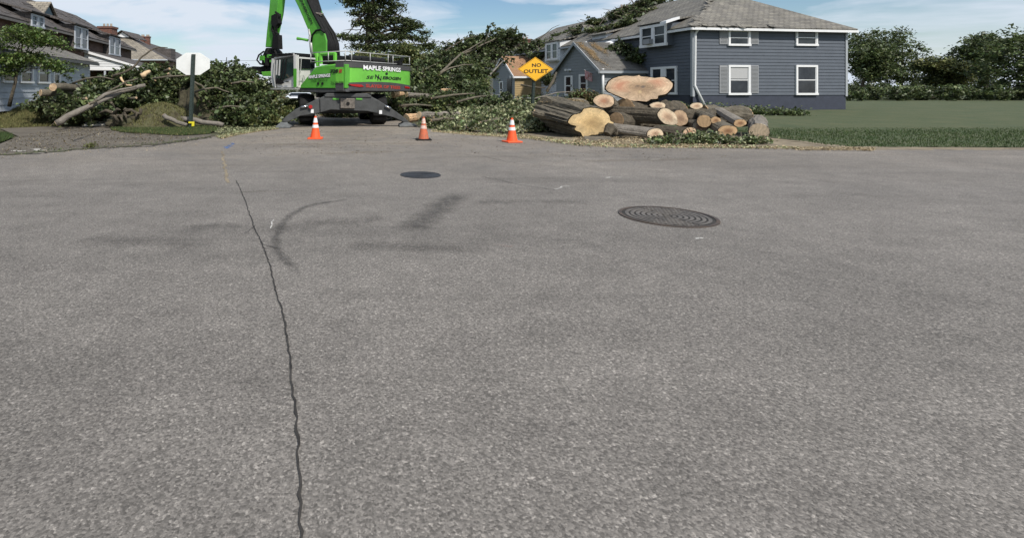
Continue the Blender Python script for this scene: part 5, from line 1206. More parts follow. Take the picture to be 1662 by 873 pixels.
Z7 = lambda l: [(860 + x / 6.716, 110 + y / 6.716) for x, y in l]
Z6 = lambda l: [(1000 + x / 4.85, y / 4.85) for x, y in l]
LB = log('huge yellow sawn log lying lowest at the left front of the pile', Z7([(590, 440), (700, 432), (790, 455), (850, 495), (880, 545), (882, 572), (920, 600), (915, 640), (880, 672), (830, 710), (740, 735), (650, 742), (600, 768), (565, 750), (550, 715), (478, 680), (495, 640), (430, 620), (404, 590), (420, 560), (460, 515), (520, 500), (560, 480)]),
    (-.22, .97, .11), 2.1, 17.7, M['wood_yellow'], M['bark'], .1, 1.08, seed=3, pith=(.05, .0), ridge=.07)
LT = log('giant double-hearted pinkish log resting on top of the pile', Z6([(180, 588), (200, 600), (250, 605), (310, 612), (390, 608), (440, 640), (459, 665), (440, 710), (400, 745), (340, 758), (330, 782), (280, 788), (240, 806), (180, 800), (120, 797)]) + Z7([(1000, 335), (930, 305), (850, 270), (815, 235), (822, 190), (870, 130), (950, 95), (1050, 85), (1140, 90), (1180, 78)]),
    (.47, .88, -.04), 3.6, 18.6, M['wood_giant'], M['dark_bark'], .0, .92, seed=5)
spec = [
 ('round reddish log perched between the yellow log and the giant top log', (980.6, 164.3, 18, 11), (.62, .75, -.28), 2.2, 18.3, 'wood_pink', 'bark', 0, .04),
 ('small pale log end squeezed directly under the giant top log', (1067.9, 171.8, 12.6, 6.3), (.45, .88, -.1), 2.2, 18.6, 'wood_fresh', 'bark', 0, .06),
 ('pale oval log end tilted down to the right in the middle of the pile', (1083, 190, 18.5, 12), (-.80, .6, .03), 1.6, 17.6, 'wood_fresh', 'dark_bark', .45, .05),
 ('wide peach coloured log end tucked behind the tilted oval log', (1103.5, 192, 14, 13), (.45, .88, 0), 2, 18.1, 'peach', 'dark_bark', 0, .05),
 ('smooth grey-barked log along the ground with a leaf-flecked end', (1062.8, 217.3, 14.3, 8.6), (-.80, .6, .10), 1.2, 17.0, 'wood_fresh', 'grey_bark', 0, .04),
 ('small cracked pink log end low in front of the greyish log', (1118.8, 214.6, 10.8, 8.0), (-.80, .6, .04), .9, 17.0, 'wood_pink', 'dark_bark', 0, .07),
 ('greyish weathered log end beside the small cracked one', (1136.5, 206, 14.5, 9.5), (.30, .95, 0), 2.2, 17.6, 'wood_grey', 'dark_bark', 0, .05),
 ('pale log end set high and alone in front of the house corner', (1130.5, 172.3, 11.2, 5.2), (.45, .85, -.25), 1.6, 18.8, 'wood_fresh', 'dark_bark', 0, .04),
 ('small dark-hearted log end above the brown log at the right', (1161.6, 195.6, 8.4, 6.3), (.25, .95, .1), 2.2, 17.2, 'wood_old', 'bark', 0, .05),
 ('large brown log end at the lower right of the pile', (1180.6, 212.6, 16.8, 9.2), (.28, .94, .12), 2.6, 16.6, 'wood_old', 'bark', 0, .04),
 ('orange-brown log end at the far right of the pile, high on the bark slope', (1201, 200, 11, 6.2), (.30, .93, .14), 2.2, 17.0, 'wood_old', 'grey_bark', 0, .05),
]
for i, (lb, fc, ax, ln, Y_, wd_, bk_, tl, rg_) in enumerate(spec):
    log(lb, fc, ax, ln, Y_, M[wd_], M[bk_], 0, .93, seed=20 + i, rough=rg_, tilt=tl)
# logs hidden at the back that hold the upper ones up
def trunk(name, label, p0, p1, r0, r1, bark, cat='log', group=None, wood=None, n=14, wob=.015, k=10, sq=(1, 1)):
    p0, p1 = Vector(p0), Vector(p1); root = empty(name, (p0.x, p0.y, max(0, p0.z - r0)), label, cat, group)
    pts, rs = bent(p0, p1, r0, r1, k=k, wob=wob); rs = [r_ * R.uniform(.93, 1.07) for r_ in rs]
    mb = MB(); n2 = 26; b0 = len(mb.v); mb.tube(pts, rs, n2, False, sq)
    m_ = len(pts)
    for i in range(m_):
        for k_ in range(n2):
            v = Vector(mb.v[i * n2 + k_]); f_ = 1 + .05 * math.sin(k_ * 2.4 + r0 * 9) + .04 * math.sin(k_ * 1.1 + i * .5) + .03 * R.uniform(-1, 1); mb.v[i * n2 + k_] = tuple(pts[i] + (v - pts[i]) * f_)
    mb.build('bark', bark, root)
    d = (pts[1] - pts[0]).normalized(); e = (pts[-1] - pts[-2]).normalized()
    mb = MB(); mb.tube([pts[0] - d * .01, pts[0] + d * .02], rs[0] * .99, n, True, sq); mb.build('sawn_end', wood or M['splinter'], root); mb = MB(); mb.tube([pts[-1] + e * .01, pts[-1] - e * .02], rs[-1] * .99, n, True, sq)
    mb.build('sawn_end', wood or M['splinter'], root); return root
trunk('cut_log', 'thick dark log lying under the giant top log', P(1012, 180, 18.6), P(1100, 183, 20.6), .42, .4, M['dark_bark'], group='cut logs piled on the verge', wood=M['wood_old'])
trunk('cut_log', 'mossy dark log lying across the foot of the pile behind the yellow log', P(1000, 196, 18.0), P(1062, 199, 19.2), .3, .26, M['dark_bark'], group='cut logs piled on the verge', wood=M['wood_old'])
trunk('cut_log', 'deeply furrowed grey-brown log under the sawdust behind the yellow log', P(884, 172, 19.6), P(945, 175, 21.6), .34, .34, M['bark'], group='cut logs piled on the verge', wood=M['bark'], sq=(1, 1))
trunk('cut_log', 'dark log lying crosswise behind the greyish and peach log ends', P(1100, 190, 18.9), P(1160, 192, 18.9), .3, .3, M['dark_bark'], group='cut logs piled on the verge', wood=M['wood_old'])
trunk('cut_log', 'thick bark-covered log lying crosswise behind the brown log ends at the right', P(1145, 188, 19.4), P(1215, 190, 19.3), .36, .34, M['bark'], group='cut logs piled on the verge', wood=M['wood_old'])
trunk('cut_log', 'thin dark log wedged between the lone high log and the brown ones', P(1143, 197, 17.3), P(1152, 183, 19.6), .2, .2, M['dark_bark'], group='cut logs piled on the verge', wood=M['wood_old'])
trunk('cut_log', 'grey log with a pale end at the outer right end of the pile', P(1232, 214, 16.7), P(1228, 198, 19.3), .26, .24, M['grey_bark'], group='cut logs piled on the verge', wood=M['wood_fresh'])
trunk('cut_log', 'thin split log lying on the sawdust left of the yellow log', P(868, 184, 19.2), P(905, 194, 18.6), .13, .1, M['bark'], group='cut logs piled on the verge', wood=M['splinter'])
mb = MB(); mb.prism([P(950, 224, 17.0), P(993, 225, 17.0), P(995, 229, 16.6), P(953, 229, 16.6)], (0, .15, .05)); tag(mb.build('wood_slab', M['bark']), 'flat dark slab of bark lying in front of the yellow log', 'slab')
mb = MB(); q = P(990, 207, 17.5); mb.tube([P(985, 218, 17.3), P(990, 208, 17.4), P(997, 213, 17.6), P(1001, 219, 17.4)], [.12, .18, .14, .05], 7); tag(mb.build('bark_chunk', M['dark_bark']), 'torn chunk of bark leaning on the right edge of the yellow log', 'bark')
# bark ridges on the big left log
# ------------------------------------------------------------------ leaves, brush, fallen crowns
def brush(name, label, cat, blobs, layers, nt_, rng, group=None, tw=M['dark_bark'], corem=True, clump=.2, per=22, shell=.55, tl=.9, loc=None, tr=.012, kind=None, shrink=.5, up=.3, spr=0, ncore=None, sl_=1.1):
    c = loc if loc is not None else Vector((sum(b[0].x for b in blobs) / len(blobs), sum(b[0].y for b in blobs) / len(blobs), 0))
    root = empty(name, c, label, cat, group)
    for (m, n, sz) in layers:
        p = blob_points(blobs, n, rng, clump, per, shell); quads_obj('leaves', leaf_cloud(p, sz, rng, up=up), m, root)
    if nt_:
        mb = MB(); twigs(mb, blobs, nt_, rng, tl, tr); mb.build('twigs', tw, root)
    if spr:
        mb, p = sprays(blobs, spr, rng, sl_, layers[0][2]); mb.build('shoots', tw, root)
        h = len(p) // 3; idx = rng.permutation(len(p) // 30)
        for k_, (m, n, sz) in enumerate(layers[:2]):
            sel = np.concatenate([p[i * 30:(i + 1) * 30] for i in idx[k_::2]]); quads_obj('shoot_leaves', leaf_cloud(sel, sz * 1.15, rng, up=.2), m, root)
    if corem: core('shade_filler', blobs[:ncore] if ncore else blobs, root, rng, shrink)
    return root
r1 = np.random.default_rng(11)
ML = M
brush('brush_pile', 'long dark green leafy brush heap before the brick houses, left of the octagon sign', 'brush pile',
      [PB(92, 176, 23.6, 26, 9), PB(112, 168, 24.6, 24, 13), PB(134, 158, 25.4, 24, 16), PB(160, 155, 25.6, 28, 18), PB(190, 154, 25, 32, 19), PB(225, 152, 25.5, 38, 20), PB(262, 148, 25, 34, 20), PB(160, 172, 24, 56, 16), PB(235, 165, 24.6, 55, 20), PB(130, 181, 23, 36, 9), PB(290, 154, 25, 30, 24), PB(205, 134, 25, 10, 5), PB(238, 128, 25, 12, 6), PB(272, 125, 25, 12, 6)],
      [(ML['leaf_mid'], 15000, .16), (ML['leaf_dark'], 15000, .15), (ML['leaf_yel'], 3000, .14)], 420, r1, tl=1.3, spr=420)
brush('brush_pile', 'dark leafy brush heap with fresh maple leaves right of the white octagon sign', 'brush pile',
      [PB(335, 137, 25, 32, 18), PB(372, 146, 25, 32, 25), PB(392, 158, 24.5, 28, 26), PB(350, 165, 24.5, 34, 28), PB(415, 165, 24.5, 24, 22), PB(400, 185, 23.5, 40, 14), PB(318, 128, 26, 20, 8), PB(372, 124, 25.5, 14, 5)],
      [(ML['leaf_mid'], 12000, .16), (ML['leaf_dark'], 13000, .15), (ML['leaf_yel'], 3000, .14)], 300, r1, tl=1.3, spr=340)
brush('brush_pile', 'low sunlit leafy branches lying beside the left outrigger foot', 'brush pile',
      [PB(440, 187, 24, 26, 13), PB(462, 180, 25, 16, 10), PB(425, 196, 22.8, 20, 7)], [(ML['leaf_mid'], 5000, .13), (ML['leaf_yel'], 3000, .12)], 60, r1, spr=80, sl_=.8)
brush('fallen_tree', 'big fallen tree of dark leaves and bare limbs between excavator and tan porch', 'fallen tree',
      [PB(690, 142, 33, 32, 24), PB(716, 124, 36, 30, 24), PB(740, 116, 38, 30, 20), PB(750, 132, 36, 36, 26), PB(730, 146, 34, 42, 18), PB(770, 120, 40, 16, 26), PB(768, 146, 38, 18, 18),
       PB(704, 108, 40, 12, 7), PB(726, 100, 39, 14, 7), PB(750, 96, 40, 16, 7), PB(774, 96, 41, 16, 7), PB(738, 84, 40, 8, 4), PB(764, 80, 41, 12, 4), PB(792, 70, 42, 10, 4), PB(798, 84, 42, 12, 6), PB(818, 78, 44, 12, 5), PB(815, 62, 42, 9, 3), PB(834, 66, 43, 6, 2.5)],
      [(ML['leaf_mid'], 24000, .2), (ML['leaf_dark'], 20000, .2), (ML['leaf_yel'], 6000, .19)], 420, r1, tl=2.0, tr=.022, clump=.26, shell=.4, tw=M['bark'], ncore=7, spr=400, sl_=1.5)
brush('brush_pile', 'tangle of leafy limbs on the ground behind the right outrigger', 'brush pile',
      [PB(668, 165, 30, 30, 14), PB(700, 170, 29, 38, 14), PB(745, 168, 30, 40, 14), PB(650, 180, 28, 24, 12), PB(785, 174, 29, 30, 9), PB(820, 178, 29, 30, 6)],
      [(ML['leaf_mid'], 9000, .16), (ML['leaf_dark'], 9000, .16), (ML['leaf_yel'], 3000, .15)], 260, r1, tl=1.5, tr=.02, spr=220, sl_=1.2)
brush('leaf_litter', 'wide low carpet of pale leafy twigs behind the middle and right cones', 'brush pile',
      [PB(850, 186, 23, 40, 12), PB(740, 204, 22.5, 44, 10), PB(785, 202, 22.3, 46, 12), PB(828, 203, 21.5, 44, 13), PB(862, 196, 21.8, 30, 14), PB(800, 188, 24, 60, 9), PB(715, 206, 22.5, 24, 6), PB(870, 204, 20.5, 24, 10), PB(760, 211, 20.8, 44, 4), PB(820, 214, 20.0, 50, 4)],
      [(ML['leaf_mid'], 15000, .12), (ML['leaf_pale'], 30000, .12), (ML['leaf_brown'], 4000, .10)], 420, r1, tl=.7, tw=M['grey_bark'], spr=260, sl_=.7)
brush('brush_pile', 'fresh green leafy twigs spread at the foot of the log pile on the right', 'brush pile',
      [PB(1082, 230, 15.8, 16, 3), PB(1105, 229, 15.9, 22, 4.5), PB(1135, 227, 16.0, 24, 5), PB(1158, 229, 15.8, 20, 4), PB(1186, 232, 15.6, 14, 2.5), PB(1066, 233, 15.6, 16, 1.5), PB(1222, 230, 15.8, 18, 3)],
      [(ML['leaf_mid'], 7000, .09), (ML['leaf_dark'], 2500, .09), (ML['leaf_pale'], 2500, .085)], 110, r1, tl=.6, clump=.12, shrink=.35, shell=.2, tw=M['bark'])
def RB(px, py, rx, rz, lift=.22):
    """a flattened blob resting on the street-side slope of the row's roof"""
    from mathutils.geometry import intersect_line_plane
    a0_, b0_, c0_ = rp3(0, 0, EZ), rp3(0, 10, EZ), rp3(6, 0, rz_roof); n_ = (b0_ - a0_).cross(c0_ - a0_).normalized(); n_ = n_ if n_.z > 0 else -n_
    h_ = intersect_line_plane(Vector((0, 0, H)), P(px, py, 10), a0_, n_); k_ = h_.y / F
    return (h_ + n_ * lift, rx * k_, 1.0, rz * k_ * .8)
rz_roof = EZ + PIT * 6.0
brush('fallen_limb', 'large leafy limb lying on the slate roof of the row, above the porch gable', 'fallen limb',
      [RB(1066, 4, 20, 6), RB(1050, 10, 20, 6), RB(1034, 17, 20, 6), RB(1018, 24, 18, 6), RB(1003, 30, 16, 5), RB(1026, 30, 18, 5), RB(1006, 46, 20, 4), RB(984, 52, 16, 4), RB(968, 42, 14, 6), RB(952, 48, 12, 5), RB(940, 56, 12, 4), RB(1046, 22, 14, 5), RB(962, 54, 12, 4), RB(1020, 42, 14, 4)],
      [(ML['leaf_mid'], 6500, .21), (ML['leaf_dark'], 4500, .21), (ML['leaf_yel'], 2000, .2)], 130, r1, corem=False, tl=2.0, tr=.03, shell=.1, tw=M['bark'], spr=80, sl_=1.0)
brush('fallen_limb', 'leafy limb hanging over the eave of the pale row house behind the sign', 'fallen limb',
      [PB(925, 60, 60, 20, 4, 1.5), PB(900, 70, 62, 22, 6, 1.5), PB(878, 78, 60, 24, 7, 1.5), PB(860, 84, 62, 20, 7, 1.5), PB(880, 92, 58, 18, 6, 1.5), PB(895, 82, 58, 14, 6, 1)],
      [(ML['leaf_dark'], 8500, .25), (ML['leaf_mid'], 9500, .25)], 130, r1, corem=False, tl=2, tr=.025, shell=.2, spr=70, sl_=1.2)
brush('fallen_limb', 'small leafy branch lying in the valley between porch roof and blue wall', 'fallen limb',
      [PB(1010, 78, 43, 18, 5, .5), PB(1036, 98, 41.3, 12, 6, .4), PB(1024, 88, 42, 10, 5, .4)], [(ML['leaf_dark'], 1500, .18), (ML['leaf_mid'], 1500, .18)], 20, r1, corem=False, shell=.1, spr=30, sl_=.9)
brush('shrub', 'clipped brown-green shrub in front of the grey porch window', 'shrub',
      [PB(942, 159, 33, 13, 9), PB(956, 160, 33, 12, 8)], [(ML['leaf_brown'], 4000, .13), (ML['leaf_mid'], 2500, .13)], 20, r1)
brush('brush_pile', 'leafy branches heaped low against the tan porch behind the yellow sign post', 'brush pile',
      [PB(876, 164, 36, 20, 8), PB(890, 128, 52, 8, 10, 1), PB(862, 174, 30, 30, 7), PB(905, 172, 28, 20, 8)], [(ML['leaf_dark'], 3500, .16), (ML['leaf_mid'], 3000, .16), (ML['leaf_brown'], 1500, .15)], 60, r1, shell=.3, tl=1.6, tr=.02)
brush('ivy_clump', 'low tangle of leaves along the foundation of the blue house', 'plants',
      [PB(1165, 180, 30, 34, 5), PB(1215, 182, 30, 34, 5), PB(1090, 178, 30, 30, 6), PB(1270, 184, 30, 30, 4)], [(ML['leaf_mid'], 4000, .14), (ML['leaf_dark'], 3000, .14)], 20, r1)
# small leafy trees
def tree(name, label, base, top, r0, blobs, layers, limbs, rng, cat='tree', bark=M['dark_bark'], clump=.3, per=20, shell=.3, group=None, flat=1.0, tk=6, kn=0):
    root = empty(name, base, label, cat, group)
    pts, rs = bent(base, top, r0, r0 * .35, k=tk, wob=.02); mb = MB(); mb.tube(pts, rs, 10); mb.build('trunk', bark, root, smooth=True)
    for b in blobs[:limbs]:
        s = pts[int(rng.integers(len(pts) // 2, len(pts) - 1))]; e = Vector(b[0]); rr = r0 * .3
        pp, rs2 = bent(s, e, rr, rr * .25, k=5, wob=.06); mb = MB(); mb.tube(pp, rs2, 7)
        for j in range(6):
            q = pp[int(rng.integers(2, 5))]; d = Vector(rng.normal(size=3)); d.normalize()
            mb.tube([q, q + Vector((d.x * b[1], d.y * b[2], d.z * b[3])) * .9], [rr * .3, rr * .08], 5)
        mb.build('limb', bark, root, smooth=True)
    for (m, n, sz) in layers:
        p = blob_points(blobs, n, rng, clump, per, shell, flat=flat); quads_obj('crown', leaf_cloud(p, sz, rng), m, root)
    return root
Yt = 62
tb = [PB(x, y, Yt, rx, ry) for x, y, rx, ry in ((570, 4, 16, 8), (590, -8, 26, 14), (620, -4, 26, 12), (640, 10, 16, 7), (600, 14, 24, 10), (655, 16, 5, 3), (576, 22, 14, 5), (580, 38, 12, 6), (598, 34, 14, 8), (612, 44, 20, 8), (640, 34, 18, 6), (660, 36, 18, 7), (675, 42, 14, 6), (660, 48, 20, 6), (690, 54, 12, 3), (560, 60, 18, 5), (578, 64, 18, 6), (600, 60, 16, 8), (625, 62, 20, 6), (650, 60, 22, 6), (680, 64, 18, 5), (700, 74, 12, 5), (692, 78, 16, 5), (585, 78, 18, 5), (612, 78, 22, 6), (640, 78, 22, 8), (570, 75, 8, 3), (672, 80, 14, 6), (600, 92, 26, 7), (640, 92, 26, 7), (706, 84, 8, 5), (625, 22, 18, 6))]
tree('standing_tree', 'tall dark green tree with layered open crown standing behind the excavator', Vector((-.6, Yt, 0)), P(604, -20, Yt), .55, tb,
     [(ML['leaf_dark'], 19000, .25), (ML['leaf_mid'], 9000, .24)], 24, np.random.default_rng(5), clump=.34, per=24, shell=.1, flat=.8, tk=8)
yb = [PB(x, y, 48, rx, ry) for x, y, rx, ry in ((660, 82, 14, 8), (650, 96, 14, 9), (672, 98, 16, 10), (685, 112, 16, 10), (660, 116, 16, 12), (676, 130, 16, 12), (640, 108, 10, 8), (590, 96, 20, 6), (620, 98, 20, 6), (696, 96, 8, 6))]
tree('young_tree', 'yellow-green bushy tree just behind the counterweight of the excavator', Vector((4.2, 48, 0)), P(670, 90, 48), .2, yb,
     [(ML['leaf_yel'], 12000, .24), (ML['leaf_mid'], 9000, .24)], 6, np.random.default_rng(8), clump=.35, shell=.25)
Yl = 24.5
lb_ = [PB(x, y, Yl, rx, ry) for x, y, rx, ry in ((30, 50, 24, 7), (55, 56, 26, 8), (20, 62, 24, 7), (72, 66, 24, 7), (90, 72, 16, 5), (50, 70, 24, 6), (10, 78, 14, 4), (35, 90, 26, 5), (12, 98, 24, 9), (55, 96, 26, 8), (80, 103, 24, 7), (100, 112, 20, 6), (25, 108, 22, 7), (10, 118, 20, 6), (108, 78, 6, 4), (-25, 95, 24, 12), (-20, 70, 22, 10))]
tree('small_tree', 'slender tree with lacy bright green leaves before the weathered white porch', Vector(tuple(P(15, 173, Yl))), P(40, 62, Yl), .085, lb_,
     [(ML['leaf_bright'], 6500, .12), (ML['leaf_mid'], 2500, .12)], 14, np.random.default_rng(9), clump=.22, per=16, shell=.2, flat=.7)
# stump and grassy root mound by the octagon sign
sp_ = P(320, 170, 24)
rt = empty('tree_stump', (sp_.x, sp_.y, 0), 'broad furrowed stump of the uprooted tree behind the octagon sign post', 'stump')
mb = MB(); rows = []; n = 40
for j in range(9):
    t = j / 8; z = 2.25 * 0 + (1 - t) * 0 + t * 1.55; row = []
    for i in range(n):
        th = 2 * math.pi * i / n; r_ = (.72 + .5 * (1 - t) ** 2) * (1 + .09 * math.sin(7 * th) + .05 * math.sin(13 * th + 1)); top = (.22 * math.sin(3 * th) + .12 * math.sin(8 * th + 1)) * max(0, j - 5) / 3
        row.append(Vector((sp_.x + r_ * math.cos(th) * 1.05, sp_.y + r_ * .8 * math.sin(th), z + top)))
    rows.append(row)
for a_, b_ in zip(rows, rows[1:]):
    for i in range(n): mb.face([a_[i], a_[(i + 1) % n], b_[(i + 1) % n], b_[i]])
mb.build('bark', M['mossy'], rt, smooth=True); mb = MB(); mb.face([v + Vector((0, 0, .0)) for v in rows[-1]]); mb.build('broken_top', M['mossy'], rt)
for i in range(6):
    th = -2.6 + i * .42; mb = MB(); a_ = Vector((sp_.x + .8 * math.cos(th), sp_.y + .7 * math.sin(th), .3)); b_ = a_ + Vector((math.cos(th) * .9, math.sin(th) * .7, -.28))
    mb.tube([a_, a_.lerp(b_, .5) + Vector((0, 0, .05)), b_], [.22, .15, .05], 7); mb.build('root', M['mossy'], rt, smooth=True)
mb = MB(); mc = P(262, 190, 22.8); n, m_ = 26, 7; vs = [Vector((mc.x, mc.y, .95))]
for j in range(1, m_ + 1):
    t = j / m_
    for i in range(n):
        th = 2 * math.pi * i / n; vs.append(Vector((mc.x + 1.75 * t * math.cos(th) * (1 + .1 * math.sin(5 * th)), mc.y + 1.3 * t * math.sin(th), max(.02, .95 * (1 - t ** 2.2) + .07 * math.sin(i * 2.1 + j)))))
fs = [(0, 1 + i, 1 + (i + 1) % n) for i in range(n)] + [(1 + (j - 1) * n + i, 1 + j * n + i, 1 + j * n + (i + 1) % n, 1 + (j - 1) * n + (i + 1) % n) for j in range(1, m_) for i in range(n)]
mb.shape(vs, fs); tag(mb.build('earth_mound', M['mound'], smooth=True), kind='structure')
def mound_pts(n_, r_):
    th = r_.uniform(0, 2 * np.pi, n_); t = np.sqrt(r_.uniform(0, .9, n_)); x = mc.x + 1.75 * t * np.cos(th); y = mc.y + 1.3 * t * np.sin(th); z = np.maximum(.02, .95 * (1 - t ** 2.2)) + .0
    return np.stack([x, y, z], 1)
blades('grass', mound_pts, 5000, NR, M['dry_grass'], .10, .014, 'dry grass on the heaved mound of earth beside the stump')
# exposed roots and torn soil at the mound's left foot
rr_ = empty('root_mass', P(200, 196, 22), 'dark torn roots and soil at the left foot of the grassy mound', 'roots')
for i in range(14):
    p = P(R.uniform(180, 235), R.uniform(182, 200), R.uniform(21.6, 22.4)); mb = MB(); d = Vector((R.uniform(-.7, .7), R.uniform(-.3, .1), R.uniform(-.2, .3)))
    p.z = max(p.z, .08); mb.tube([p, p + d * .5 + Vector((0, 0, .12)), p + d], [.08, .06, .02], 6); mb.build('root', M['dark_bark'], rr_, smooth=True)
mb = MB()
for i in range(10):
    p = P(R.uniform(182, 232), R.uniform(190, 203), 22); p.z = max(.05, p.z); mb.tube([p - Vector((.3, 0, 0)), p, p + Vector((.3, .1, 0))], [.08, .2, .07], 7)
mb.build('soil_clods', M['soil'], rr_, smooth=True)
# fallen branches of the left brush: every one a thing
def branch(label, pts, r0, r1_, bark='grey_bark', wood='wood_fresh', fork=None, name='fallen_branch'):
    P3 = [P(*q) for q in pts]; root = empty(name, (P3[0].x, P3[0].y, max(0, P3[0].z - r0)), label, 'branch', 'cut and fallen branches')
    n = len(P3); mb = MB(); sm = []
    for i in range(n - 1):
        for t in (0, .5): 
            q = P3[i].lerp(P3[i + 1], t) + Vector((R.uniform(-1, 1), R.uniform(-1, 1), R.uniform(-1, 1))) * r0 * .25 * (1 if (i or t) else 0); sm.append(q)
    sm.append(P3[-1]); k = len(sm); rs = [(r0 + (r1_ - r0) * i / (k - 1)) * R.uniform(.92, 1.08) for i in range(k)]
    mb.tube(sm, rs, 9); mb.build('bark', M[bark], root, smooth=True)
    d = (sm[1] - sm[0]).normalized(); mb = MB(); mb.tube([sm[0] - d * .015, sm[0] + d * .01], rs[0] * .88, 12); mb.build('sawn_end', M['stub'], root)
    if fork:
        F3_ = [P(*q) for q in fork]; mb = MB(); mb.tube(F3_, [r0 * .7 - r0 * .45 * i / (len(F3_) - 1) for i in range(len(F3_))], 8); mb.build('fork', M[bark], root, smooth=True)
    return root
branch('long grey forked branch slanting from the lawn edge up into the left brush', [(92, 201, 21), (112, 190, 21.2), (138, 177, 21.6), (165, 163, 22), (188, 153, 22.4), (215, 144, 22.8), (236, 139, 23)], .13, .08, fork=[(150, 170, 21.8), (170, 154, 22), (196, 146, 22.3), (222, 141, 22.6)])
branch('long bare branch arching over the brush toward the hip roofed house', [(183, 124, 23), (200, 119, 23), (220, 107, 23.2), (230, 93, 23.4), (243, 83, 23.6), (258, 77, 23.8), (272, 78, 24)], .06, .02, 'dark_bark')
branch('log with a hollow orange sawn end sticking out of the brush toward the porch', [(86, 142, 22.4), (105, 142.5, 23.2), (130, 142, 24.4)], .17, .17, 'bark', fork=None)
branch('dark barked log lying just below the hollow-ended one', [(66, 151, 22.6), (100, 151, 23.3), (125, 151, 24)], .15, .13, 'bark')
branch('thin dark branch with a broken pale tip low over the grass', [(47, 168, 23.0), (70, 166, 23.2), (96, 164, 23.4)], .08, .06, 'dark_bark')
branch('pale stripped curved branch lying on the left brush near its top', [(196, 126, 23), (200, 133, 23), (206, 139, 23), (214, 139, 23)], .05, .03, 'splinter')
branch('short split orange piece of limb standing in the brush left of the sign', [(230, 124, 22.8), (237, 119, 22.9), (243, 116, 23)], .13, .07, 'splinter')
branch('weathered root-like branch lying across the grass to the sign post', [(266, 187.5, 21.6), (276, 194, 21.5), (288, 199, 21.5), (303, 203, 21.4)], .10, .07, 'grey_bark')
branch('long flat grey limb lying behind the sign post toward the stump', [(290, 193, 22.3), (315, 196, 22.1), (345, 200, 21.9), (362, 203, 21.8)], .12, .09, 'grey_bark')
for i, (a_, b_, y_, t_) in enumerate((((140, 160), (128, 163), 22.6, 'pale round sawn stub low in the left brush, above the forked branch'), ((130, 160), (118, 157), 22.9, 'whitish stub beside the dark log stack in the left brush'), ((145, 169), (158, 163), 21.4, 'orange sawn stub stuck to the side of the forked branch'), ((180, 166), (186, 176), 22.4, 'pinkish stub hanging under the forked branch'), ((221, 159), (209, 160), 22.6, 'pale sawn stub at the right end of the forked branch'), ((275, 112), (266, 116), 23.6, 'orange sawn stub high in the brush left of the sign'), ((273, 120), (281, 126), 23.5, 'pale split stub beneath the high orange one'), ((252, 130), (243, 133), 23.6, 'whitish stub in the middle of the left brush'), ((355, 182), (345, 178), 23, 'grey cut stub at the foot of the right brush'), ((402, 180), (392, 179), 23, 'pale barked stub in the brush right of the stump'), ((390, 163), (384, 168), 23, 'thin pale splinter in the brush right of the stump'))):
    branch(t_, [(a_[0], a_[1], y_), ((a_[0] + b_[0]) / 2, (a_[1] + b_[1]) / 2, y_ + .1), (b_[0], b_[1], y_ + .3)], .06, .05, 'bark')
for t_, pts_ in (('brown limb arching out of the left brush above the hollow-ended log', [(118, 136, 24), (140, 128, 23.6), (165, 125, 23.4), (186, 130, 23.2)]), ('grey limb crossing the top of the brush just left of the octagon sign', [(248, 128, 23.4), (268, 125, 23.2), (292, 124, 23.3), (310, 122, 23.5)]), ('thin limb curving through the brush right of the octagon sign', [(314, 133, 23), (328, 140, 22.8), (336, 150, 22.8)]), ('bent bare limb in the brush above the stump', [(316, 150, 22.6), (330, 145, 22.6), (352, 143, 22.7), (372, 150, 22.7)]), ('dark limb lying low in the brush beside the stump', [(352, 176, 22.5), (374, 172, 22.3), (398, 174, 22.2)]), ('straight limb lying across the right brush toward the grapple', [(376, 136, 23), (394, 132, 23), (412, 134, 23.2)]), ('brown limb rising behind the forked branch', [(160, 158, 22.8), (182, 146, 22.8), (205, 133, 22.9), (224, 128, 23)])):
    branch(t_, pts_, .05, .025, 'bark')
for t_, pts_ in (('brown limb lying across the brush left of the tan porch', [(700, 160, 27.6), (735, 155, 28), (770, 152, 28.4)]), ('grey limb in the brush under the fallen crown', [(742, 166, 27), (770, 158, 27.4), (790, 156, 27.8)]), ('dark limb lying low behind the right outrigger', [(648, 172, 26.4), (675, 170, 26.6), (700, 172, 27)]), ('crooked limb low in the leaf litter behind the middle cone', [(700, 196, 21.6), (722, 192, 21.8), (745, 194, 22)]), ('thin stick crossing the leaf litter by the right cone', [(780, 200, 20.8), (810, 193, 21), (836, 196, 21.2)])):
    branch(t_, pts_, .07, .035, 'bark')
mb = MB(); p = P(1087, 34, 37.4); mb.box(p, (.5, .05, .16), (0, .4, 0), (0, 0, .09)); mb.build('roof_flashing', M['trim'], hb)
# right side: limbs and logs in the fallen crown
branch('long pale limb rising from the ground into the fallen crown', [(712, 122, 32), (722, 112, 32.5), (735, 100, 33.5), (748, 88, 35), (762, 80, 36), (785, 66, 38)], .09, .03, 'bark', fork=[(712, 121, 32), (730, 111, 32.6), (750, 106, 33.4), (768, 105, 34)])
branch('long leafless limb running up to the right over the fallen crown', [(742, 92, 39), (765, 82, 39.5), (785, 72, 40), (805, 63, 41), (826, 57, 42)], .08, .03, 'bark', fork=[(785, 72, 40), (790, 62, 40), (796, 53, 40)])
branch('thin arching limb at the upper left of the fallen crown', [(724, 82, 38), (738, 73, 38.5), (755, 63, 39), (775, 59, 39.6)], .06, .02, 'dark_bark')
branch('long thin limb slanting down to the gable of the tan porch', [(775, 140, 36), (795, 122, 38), (806, 110, 40), (818, 98, 42)], .08, .04, 'grey_bark')
branch('bare limb with torn leaves reaching into the sky left of the row', [(872, 66, 56), (885, 56, 56), (896, 46, 56), (908, 41, 56)], .05, .02, 'dark_bark')
